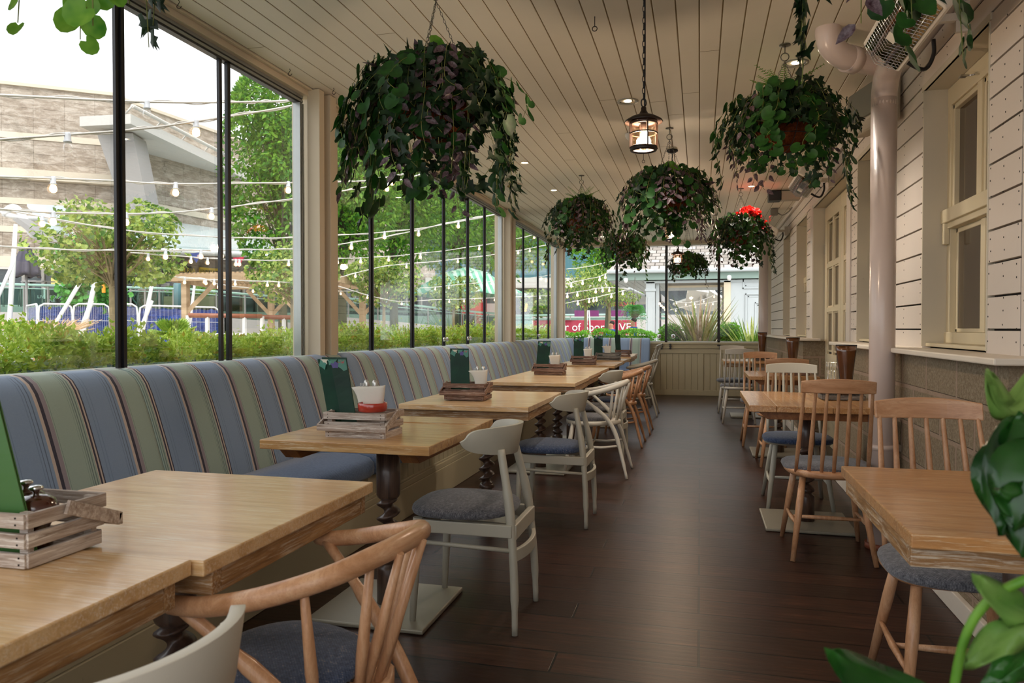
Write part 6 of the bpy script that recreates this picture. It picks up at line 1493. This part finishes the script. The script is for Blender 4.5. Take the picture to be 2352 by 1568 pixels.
# ---------------------------------------------------------------- festoon strings
M['cable'] = plain('white_cable', 'dcd8d0', .5); M['socket'] = plain('bulb_socket', 'c4c8cc', .4)
def festoon(label, pts, bulbs, r=.006, unlit=(), twist=True):
    W = [far(a, b, d) for a, b, d in pts]; O = W[0].copy(); S = thing('festoon_string', label, 'string lights', tuple(O), group='festoon strings outside the windows'); C = curve(W, 12)
    m = MB(); m.tube([p - O for p in C], r, 6)
    if twist: m.tube([p - O + Vector((0, 0, r * 1.8 * math.sin(i * .8))) for i, p in enumerate(C)], r * .5, 4)
    m.build('cable', M['cable'], S)
    def prj(p):
        x, y, z = p.x, p.y, p.z - EYE; fw = -math.sin(YAW) * x + math.cos(YAW) * y; return 1176 + F * (math.cos(YAW) * x + math.sin(YAW) * y) / fw
    X = [prj(p) for p in C]
    for b in bulbs:
        for i in range(len(C) - 1):
            if min(X[i], X[i + 1]) <= b <= max(X[i], X[i + 1]):
                t = (b - X[i]) / ((X[i + 1] - X[i]) or 1); p = C[i].lerp(C[i + 1], t) - O
                k = MB(); k.lathe([(.012, .012), (.017, .0), (.017, -.03), (.021, -.034), (.021, -.04), (.014, -.042)], p, 12); s_ = k.build('lamp_socket', M['socket'], S)
                k = MB(); k.lathe([(.012, -.042), (.02, -.052), (.024, -.068), (.021, -.084), (.010, -.094), (.0005, -.096)], p, 12, cap=False); k.build('bulb', M['emit_bulb_out'] if b not in unlit else M['glass'], S); break
festoon('highest festoon string, its one bulb unlit against the sky', [(-80, 214, 4.6), (0, 218, 4.6), (340, 234, 4.8), (560, 234, 5.2), (690, 228, 5.6), (960, 200, 6.5)], [342], .007, unlit=(342,))
festoon('second festoon string crossing the sky and the roof slab', [(-80, 325, 4.4), (0, 320, 4.5), (300, 298, 4.8), (454, 278, 5.0), (690, 238, 5.6), (900, 180, 6.4)], [160, 454], .007, unlit=(160,))
festoon('third festoon string across the stone building with three lit bulbs', [(-80, 402, 5.6), (0, 405, 5.6), (260, 415, 6), (406, 422, 6.2), (690, 419, 7), (765, 417, 7.2), (860, 412, 7.6), (1000, 380, 8.4), (1120, 330, 9)], [126, 406, 664, 902], .007)
festoon('fourth festoon string dipping behind the first mullion', [(-80, 470, 6), (100, 487, 6.3), (345, 490, 6.8), (500, 478, 7.2), (690, 454, 7.8), (765, 442, 8), (890, 420, 8.5), (1000, 392, 9)], [125, 292, 488, 686, 890], .007)
festoon('fifth festoon string passing the tree tops, brightest bulbs near the middle posts', [(0, 480, 8), (300, 530, 8.4), (560, 546, 9), (690, 545, 9.5), (765, 541, 9.8), (960, 525, 10.5), (1150, 490, 11.5), (1290, 460, 12.5)], [100, 884, 1053], .007)
festoon('sixth festoon string, just below the fifth', [(-80, 560, 7), (150, 573, 8), (400, 575, 8.6), (600, 573, 9.3), (690, 570, 9.6), (765, 563, 10), (900, 541, 10.6), (1060, 505, 11.4), (1160, 486, 12), (1290, 440, 13)], [382, 463, 510, 808, 962, 1249], .007)
festoon('seventh festoon string across the clipped tree heads', [(300, 580, 11), (440, 590, 11.5), (560, 597, 12), (690, 597, 12.6), (765, 594, 13), (900, 588, 13.8), (1060, 570, 15), (1200, 545, 16), (1290, 520, 17)], [342, 440, 478, 543, 551, 664, 776, 829, 893, 966, 1101, 1139, 1227], .007)
festoon('eighth festoon string in front of the pergola roof', [(360, 625, 13), (406, 636, 13), (440, 640, 13.5), (560, 644, 14), (690, 648, 14.8), (765, 640, 15.4), (880, 612, 16), (1000, 600, 17), (1150, 582, 18.5), (1290, 556, 20)], [425, 474, 493, 541, 615, 641, 817, 934, 1052, 1190, 1217], .008)
festoon('ninth festoon string looping below the pergola slats', [(410, 636, 16), (470, 640, 16), (502, 652, 16.3), (582, 662, 17), (700, 667, 18), (800, 668, 19), (960, 662, 21), (1090, 650, 23), (1200, 640, 25), (1290, 628, 26)], [470, 502, 582, 665, 783, 890, 950, 1000, 1031, 1129, 1196], .008)
festoon('festoon string low over the striped parasol', [(765, 654, 18), (900, 690, 19), (1000, 688, 20), (1130, 684, 22), (1290, 676, 24), (1400, 660, 26)], [844, 923, 1032, 1066, 1136, 1240], .008)
festoon('festoon string across the left end-window pane, upper', [(1285, 656, 15), (1330, 645, 15), (1380, 634, 15), (1402, 622, 15)], [1312, 1338, 1377, 1390], .006)
festoon('festoon string across the left end-window pane, middle', [(1285, 676, 15), (1340, 668, 15), (1390, 660, 15.6), (1445, 663, 16.9)], [1303, 1326, 1368, 1384, 1399], .006)
festoon('festoon string across the left end-window pane, lower', [(1280, 700, 16), (1330, 690, 16), (1380, 680, 16), (1446, 664, 17)], [1327, 1353, 1363, 1370, 1404, 1430, 1447], .006)
festoon('festoon string running to the white outbuilding gutter', [(1300, 618, 16), (1350, 612, 16), (1420, 596, 16), (1500, 575, 16)], [1422, 1450, 1533], .006)
festoon('festoon string seen through the white outbuilding, upper', [(1538, 688, 26), (1570, 695, 26), (1610, 690, 26), (1660, 668, 26)], [1553, 1575, 1595, 1616, 1640], .01)
festoon('festoon string seen through the white outbuilding, lower', [(1538, 712, 26), (1570, 705, 26), (1600, 700, 26), (1660, 690, 26)], [1552, 1597, 1622, 1637], .01)
# ---------------------------------------------------------------- white outbuilding past the end wall
def yx(px, Y, py=754): q = ray(px, py); k = Y / q.y; return q.x * k, EYE + q.z * k
M['shingle'] = NT('weathered_shingles'); t = M['shingle']; v = t.coords(); s_ = t.sep(v); cb = t.new('ShaderNodeCombineXYZ'); t.link(s_[0], cb.inputs[0]); t.link(t.math('MULTIPLY', s_[2], 1.8), cb.inputs[1])
br = t.new('ShaderNodeTexBrick'); br.inputs['Scale'].default_value = 1; br.inputs['Brick Width'].default_value = .22; br.inputs['Row Height'].default_value = .17; br.inputs['Mortar Size'].default_value = .012
br.inputs['Color1'].default_value = srgb('b3ada6'); br.inputs['Color2'].default_value = srgb('8a8279'); br.inputs['Mortar'].default_value = srgb('4a443e'); t.link(cb.outputs[0], br.inputs['Vector']); t.col(br.outputs['Color']); t.set(.9, .2); M['shingle'] = t.mat
M['white_wood'] = paintboard('white_outbuilding_paint', 'b9bfc0', amount=.1); M['green_fascia'] = plain('sage_fascia', '8ba096', .6)
OB = thing('white_outbuilding', 'white timber outbuilding with shingle roof beyond the end wall', 'building', (0, 0, 0)); YB = 18.6
def ob(nm, mat, x0, x1, y0, y1, z0, z1, bev=0, par=None): m = MB(); m.box(x0, x1, y0, y1, z0, z1); return m.build(nm, mat, par or OB, bevel=bev)
xl = yx(1395, YB)[0]; xr = 4.2; ze = yx(1500, YB, 628)[1]
m = MB(); m.loops([[Vector((x, YB - .1, ze + .06)), Vector((x + (1.6 if x < 0 else 0), YB + 4.5, ze + 2.6)), Vector((x + (1.6 if x < 0 else 0), YB + 4.6, ze + 2.5)), Vector((x, YB + .1, ze))] for x in (xl, xr)], sm=False); m.build('shingle_roof', M['shingle'], OB)
ob('gutter', M['white_wood'], xl, xr, YB - .22, YB - .08, ze, ze + .1, .03); ob('fascia', M['green_fascia'], xl, xr, YB - .1, YB, ze - .16, ze, 0); ob('architrave', M['white_wood'], yx(1480, YB)[0], xr, YB, YB + .14, ze - .24, ze - .14)
m = MB(); m.box(xl + .05, 1.4, YB, YB + 5, ze - .18, ze - .15); 
for k in range(40): m.box(xl + .05 + k * .16, xl + .06 + k * .16, YB, YB + 5, ze - .19, ze - .18)
m.build('porch_soffit', M['white_wood'], OB)
x0, x1 = yx(1483, YB)[0], yx(1504, YB)[0]; c = ob('column', M['white_wood'], x0, x1, YB, YB + .24, 0, ze - .2, .01); ob('column_cap', M['white_wood'], x0 - .02, x1 + .02, YB - .02, YB + .26, 2.1, 2.16, .005, c); ob('column_panel', M['white_wood'], x0 + .05, x1 - .05, YB - .012, YB, .9, 1.95, .004, c)
x0, x1 = yx(1505, YB)[0], yx(1513, YB)[0]; ob('column', M['white_wood'], x0, x1, YB + .1, YB + .3, 0, ze - .2, .01)
xa, xb = yx(1533, YB)[0], yx(1668, YB)[0]
ob('post', M['cream'], xa - .05, xa, YB + .3, YB + .4, 0, ze - .2); ob('post', M['cream'], xb - .06, xb + .1, YB, YB + .16, 0, ze - .2, .005)
zb_ = yx(1600, YB + .4, 655)[1]; m = MB(); 
for k in range(4): m.box(xa, xb, YB + .4, YB + .44, zb_ + k * .1, zb_ + k * .1 + .094)
m.build('header_boards', plain('shaded_boards', 'b5aca2', .7), OB, bevel=.003); ob('window_head', M['cream'], xa, xb, YB + .36, YB + .46, zb_ - .05, zb_)
ob('window_sill', M['cream'], xa, xb, YB + .3, YB + .5, .85, .95); m = MB(); m.box(yx(1668, YB + 2)[0] - .1, yx(1668, YB + 2)[0] + .05, YB + .3, YB + 2.2, 0, zb_ + .4); m.build('inner_wall', plain('inner_grey', '8f8880', .8), OB)
xc = yx(1690, YB)[0]; w_ = ob('panelled_wall', M['white_wood'], xc - .12, xr, YB + .02, YB + .2, 0, ze - .2)
def panel(px0, py0, px1, py1, dep=.02):
    a, z1 = yx(px0, YB, py0); b, z0 = yx(px1, YB, py1); m = MB()
    for e, dd in ((0, dep), (.06, dep * .3)):
        for (p, q_, r_, s_) in ((a + e, b - e, z1 - e - .025, z1 - e), (a + e, b - e, z0 + e, z0 + e + .025), (a + e, a + e + .025, z0 + e, z1 - e), (b - e - .025, b - e, z0 + e, z1 - e)): m.box(p, q_, YB + .02 - dd, YB + .02, r_, s_)
    m.build('panel_moulding', M['white_wood'], w_)
panel(1706, 627, 1765, 662); panel(1712, 674, 1790, 790, .03); panel(1734, 694, 1790, 790)
for px, l in ((1675, ''), (1437, '')):
    a, z = yx(px, YB - .3, 646 - (8 if px > 1600 else 2)); m = MB(); m.lathe([(.001, -.09), (.035, -.07), (.05, -.03), (.05, .01), (.04, .04), (.0, .05)], (a, YB - .25, z + .02), 14, cap=False); m.build('soffit_light', M['white_metal'], OB)
# black wire gate and bulb cluster by the column
a = yx(1515, YB + 1)[0]; G = thing('wire_gate', 'tall black wire gate between the white columns', 'gate', (a, YB + .6, 0)); m = MB()
for k in range(10): m.tube([(0, k * .12, .9), (0, k * .12, 2.3 - .06 * k)], .008, 5)
for z in (1.0, 1.6): m.tube([(0, 0, z), (0, 1.1, z)], .008, 5)
m.tube([(0, 0, 2.32), (0, 1.1, 1.75)], .02, 6); m.build('bars', M['black'], G)
for k, (px, py) in enumerate(((1515, 697), (1519, 702), (1524, 706), (1528, 711))):
    p = far(px, py, 17.6 + .12 * k); m = MB(); m.sphere((0, 0, 0), .028, 10); o = m.build('cage_bulb', M['emit_bulb_out'], loc=tuple(p)); tag(o, 'glowing caged bulb beside the white column, %s' % ('top one of four', 'second of four down', 'third of four down', 'lowest of four')[k], 'bulb', 'glowing bulbs beside the column')
A0_, B0_ = far(1445, 662, 17), far(1484, 680, 18.9); m = MB(); m.tube([A0_, B0_], .03, 8); m.build('string_bracket', M['white_wood'], OB)
# hanging fern basket outdoors
p = far(1458, 716, 17.0); B2 = thing('fern_basket', 'trailing fern in a round basket outside, left of the white column', 'hanging basket', tuple(p)); r = random.Random(15)
m = MB(); m.lathe([(.001, -.14), (.07, -.12), (.12, -.05), (.13, .02)], n=20, cap=False); m.build('pot', plain('woven_pot', '6e6152', .9, bump=.6), B2, solid=.006); m = MB()
for k in range(3): a = 2 * PI * k / 3; m.tube([(.12 * math.cos(a), .12 * math.sin(a), .02), (0, 0, ze - .19 - p.z)], .004, 4)
m.build('chain', M['chain'], B2); m = MB()
for k in range(70):
    a = r.uniform(0, 2 * PI); L = r.uniform(.15, .35); dr = r.uniform(.0, .5) * (1 if r.random() < .5 else .3); pts = curve([(0, 0, .02), (L * .6 * math.cos(a), L * .6 * math.sin(a), .14), (L * math.cos(a), L * math.sin(a), .05 - dr)], 6)
    for i in range(2, len(pts)):
        for sg in (-1, 1): leaf(m, pts[i], Vector((-math.sin(a), math.cos(a), -.3)) * sg, UP, .05, 'long')
m.build('fronds', M['climber'], B2)
# ---------------------------------------------------------------- two people beyond the end hedge
skin = plain('skin', 'c99678', .5)
def person(label, px, d, ztop, shirt, vest=None, hair='2a211c', face=0, bend=0):
    """upright walker; only head and shoulders clear the hedge"""
    b = far(px, 754, d); s = ztop / 1.72; Pn = thing('person', label, 'person', (b.x, b.y, ztop - 1.72), rz=face)
    V = [((0, 0, .95), .15), ((0, .01, 1.15), .135), ((0, 0, 1.34), .16), ((0, 0, 1.45), .07), ((0, .02, 1.53), .055), ((0, .03, 1.60), .085), ((0, .025, 1.66), .075),
         ((-.17, 0, 1.40), .06), ((-.24, .02, 1.15), .048), ((-.24, .16, .95), .036), ((-.23, .24, .92), .03), ((.17, 0, 1.40), .06), ((.24, .02, 1.15), .048), ((.24, .12, .93), .036), ((.23, .2, .9), .03),
         ((-.09, 0, .88), .1), ((-.1, .03, .5), .068), ((-.1, .0, .08), .045), ((-.1, .12, .04), .04), ((.09, 0, .88), .1), ((.1, .1, .5), .068), ((.1, -.08, .1), .045), ((.1, .04, .04), .04)]
    E = [(0, 1), (1, 2), (2, 3), (3, 4), (4, 5), (5, 6), (2, 7), (7, 8), (8, 9), (9, 10), (2, 11), (11, 12), (12, 13), (13, 14), (0, 15), (15, 16), (16, 17), (17, 18), (0, 19), (19, 20), (20, 21), (21, 22)]
    me = bpy.data.meshes.new('body'); me.from_pydata([v[0] for v in V], E, []); o = bpy.data.objects.new('body', me); COL.objects.link(o); o.parent = Pn
    q = NT('skin_and_clothes_' + hair + shirt); zz = q.sep(q.coords())[2]; q.col(q.mix(q.math('GREATER_THAN', zz, 1.455), q.mix(q.math('GREATER_THAN', zz, .93), '23262e', shirt), 'c99678')); q.set(.8, .2); me.materials.append(q.mat)
    sk = o.modifiers.new('skin', 'SKIN')
    for i, (_, r_) in enumerate(V): me.skin_vertices[0].data[i].radius = (r_, r_ * (.75 if i < 3 else 1))
    me.skin_vertices[0].data[0].use_root = True; sb = o.modifiers.new('sub', 'SUBSURF'); sb.levels = 2; sb.render_levels = 2
    for p_ in ('x',): pass
    m = MB(); m.sphere((0, -.018, 1.668), .09, 16, sc=(.98, 1.05, .92)); m.build('hair', plain('hair_' + hair, hair, .8), Pn)
    m = MB(); m.sphere((0, .115, 1.60), .016, 8); m.sphere((-.034, .098, 1.625), .01, 8); m.sphere((.034, .098, 1.625), .01, 8); m.box(-.025, .025, .098, .104, 1.562, 1.568); m.build('face_features', skin, Pn)
    if vest:
        m = MB(); L = []
        for z, rx, ry in ((1.0, .185, .15), (1.15, .175, .145), (1.3, .2, .16), (1.41, .15, .12)): L.append([Vector((rx * math.cos(a), ry * math.sin(a), z)) for a in [2 * PI * j / 20 for j in range(20)]])
        m.loops(L, cap=False); m.build('vest', plain('hi_vis', vest, .7), Pn)
person('person in a blue top and yellow hi-vis vest walking behind the end hedge', 1455, 24, 1.50, '2f5db0', 'd8e04a', face=2.0)
person('dark-haired person in a blue jacket beside the first end mullion', 1405, 26, 1.42, '3a62a8', None, face=2.5)
# ================================================================ LIGHT, SKY, CAMERA
wd = bpy.data.worlds.new('overcast_sky'); scene.world = wd; wd.use_nodes = True
nt = wd.node_tree; bg = nt.nodes['Background']
tc = nt.nodes.new('ShaderNodeTexCoord'); nz = nt.nodes.new('ShaderNodeTexNoise'); nz.inputs['Scale'].default_value = 1.6; nz.inputs['Detail'].default_value = 4
rp = nt.nodes.new('ShaderNodeValToRGB'); rp.color_ramp.elements[0].color = (.86, .90, .95, 1); rp.color_ramp.elements[1].color = (1, 1, 1, 1); rp.color_ramp.elements[0].position = .3
nt.links.new(tc.outputs['Generated'], nz.inputs['Vector']); nt.links.new(nz.outputs['Fac'], rp.inputs[0]); nt.links.new(rp.outputs[0], bg.inputs[0]); bg.inputs[1].default_value = .85
def lamp(kind, name, loc, energy, color=(1, 1, 1), **kw):
    l = bpy.data.lights.new(name, kind); l.energy = energy; l.color = color
    for k, v in kw.items(): setattr(l, k, v)
    o = bpy.data.objects.new(name, l); COL.objects.link(o); o.location = loc; return o
s = lamp('SUN', 'added_fill_sun', (0, 0, 20), 1.1, (1, .97, .92), angle=math.radians(50)); s.rotation_euler = (math.radians(38), 0, math.radians(35))  # weak soft sun added under the overcast sky to brighten the trees
for i, c in enumerate(DL):
    o = lamp('SPOT', 'downlight_lamp', (c.x, c.y, CE - .02), 22 if i < 2 else 13, (1, .89, .77), spot_size=math.radians(110), spot_blend=.8, shadow_soft_size=.05)
for (x, y, z) in LANT:
    lamp('POINT', 'lantern_lamp', (x, y, z), 13, (1, .85, .72), shadow_soft_size=.04)
cam = bpy.data.cameras.new('camera'); co = bpy.data.objects.new('camera', cam); COL.objects.link(co)
co.location = (0, 0, EYE); co.rotation_euler = (PI / 2 - PIT, 0, YAW)
cam.sensor_width = 36; cam.lens = F / 2352 * 36; cam.clip_end = 400; cam.clip_start = .05
cam.dof.use_dof = True; cam.dof.focus_distance = 4.6; cam.dof.aperture_fstop = 9
scene.camera = co
vs = scene.view_settings; scene.display_settings.display_device = 'sRGB'; vs.view_transform = 'Standard'; vs.look = 'None'; vs.exposure = 1.35; vs.gamma = 1; vs.use_curve_mapping = False
cy = scene.cycles; cy.max_bounces = 6; cy.diffuse_bounces = 3; cy.glossy_bounces = 3; cy.transmission_bounces = 3; cy.transparent_max_bounces = 16
cy.caustics_reflective = False; cy.caustics_refractive = False; cy.sample_clamp_indirect = 6; cy.use_denoising = True; cy.use_adaptive_sampling = True; cy.adaptive_threshold = .03
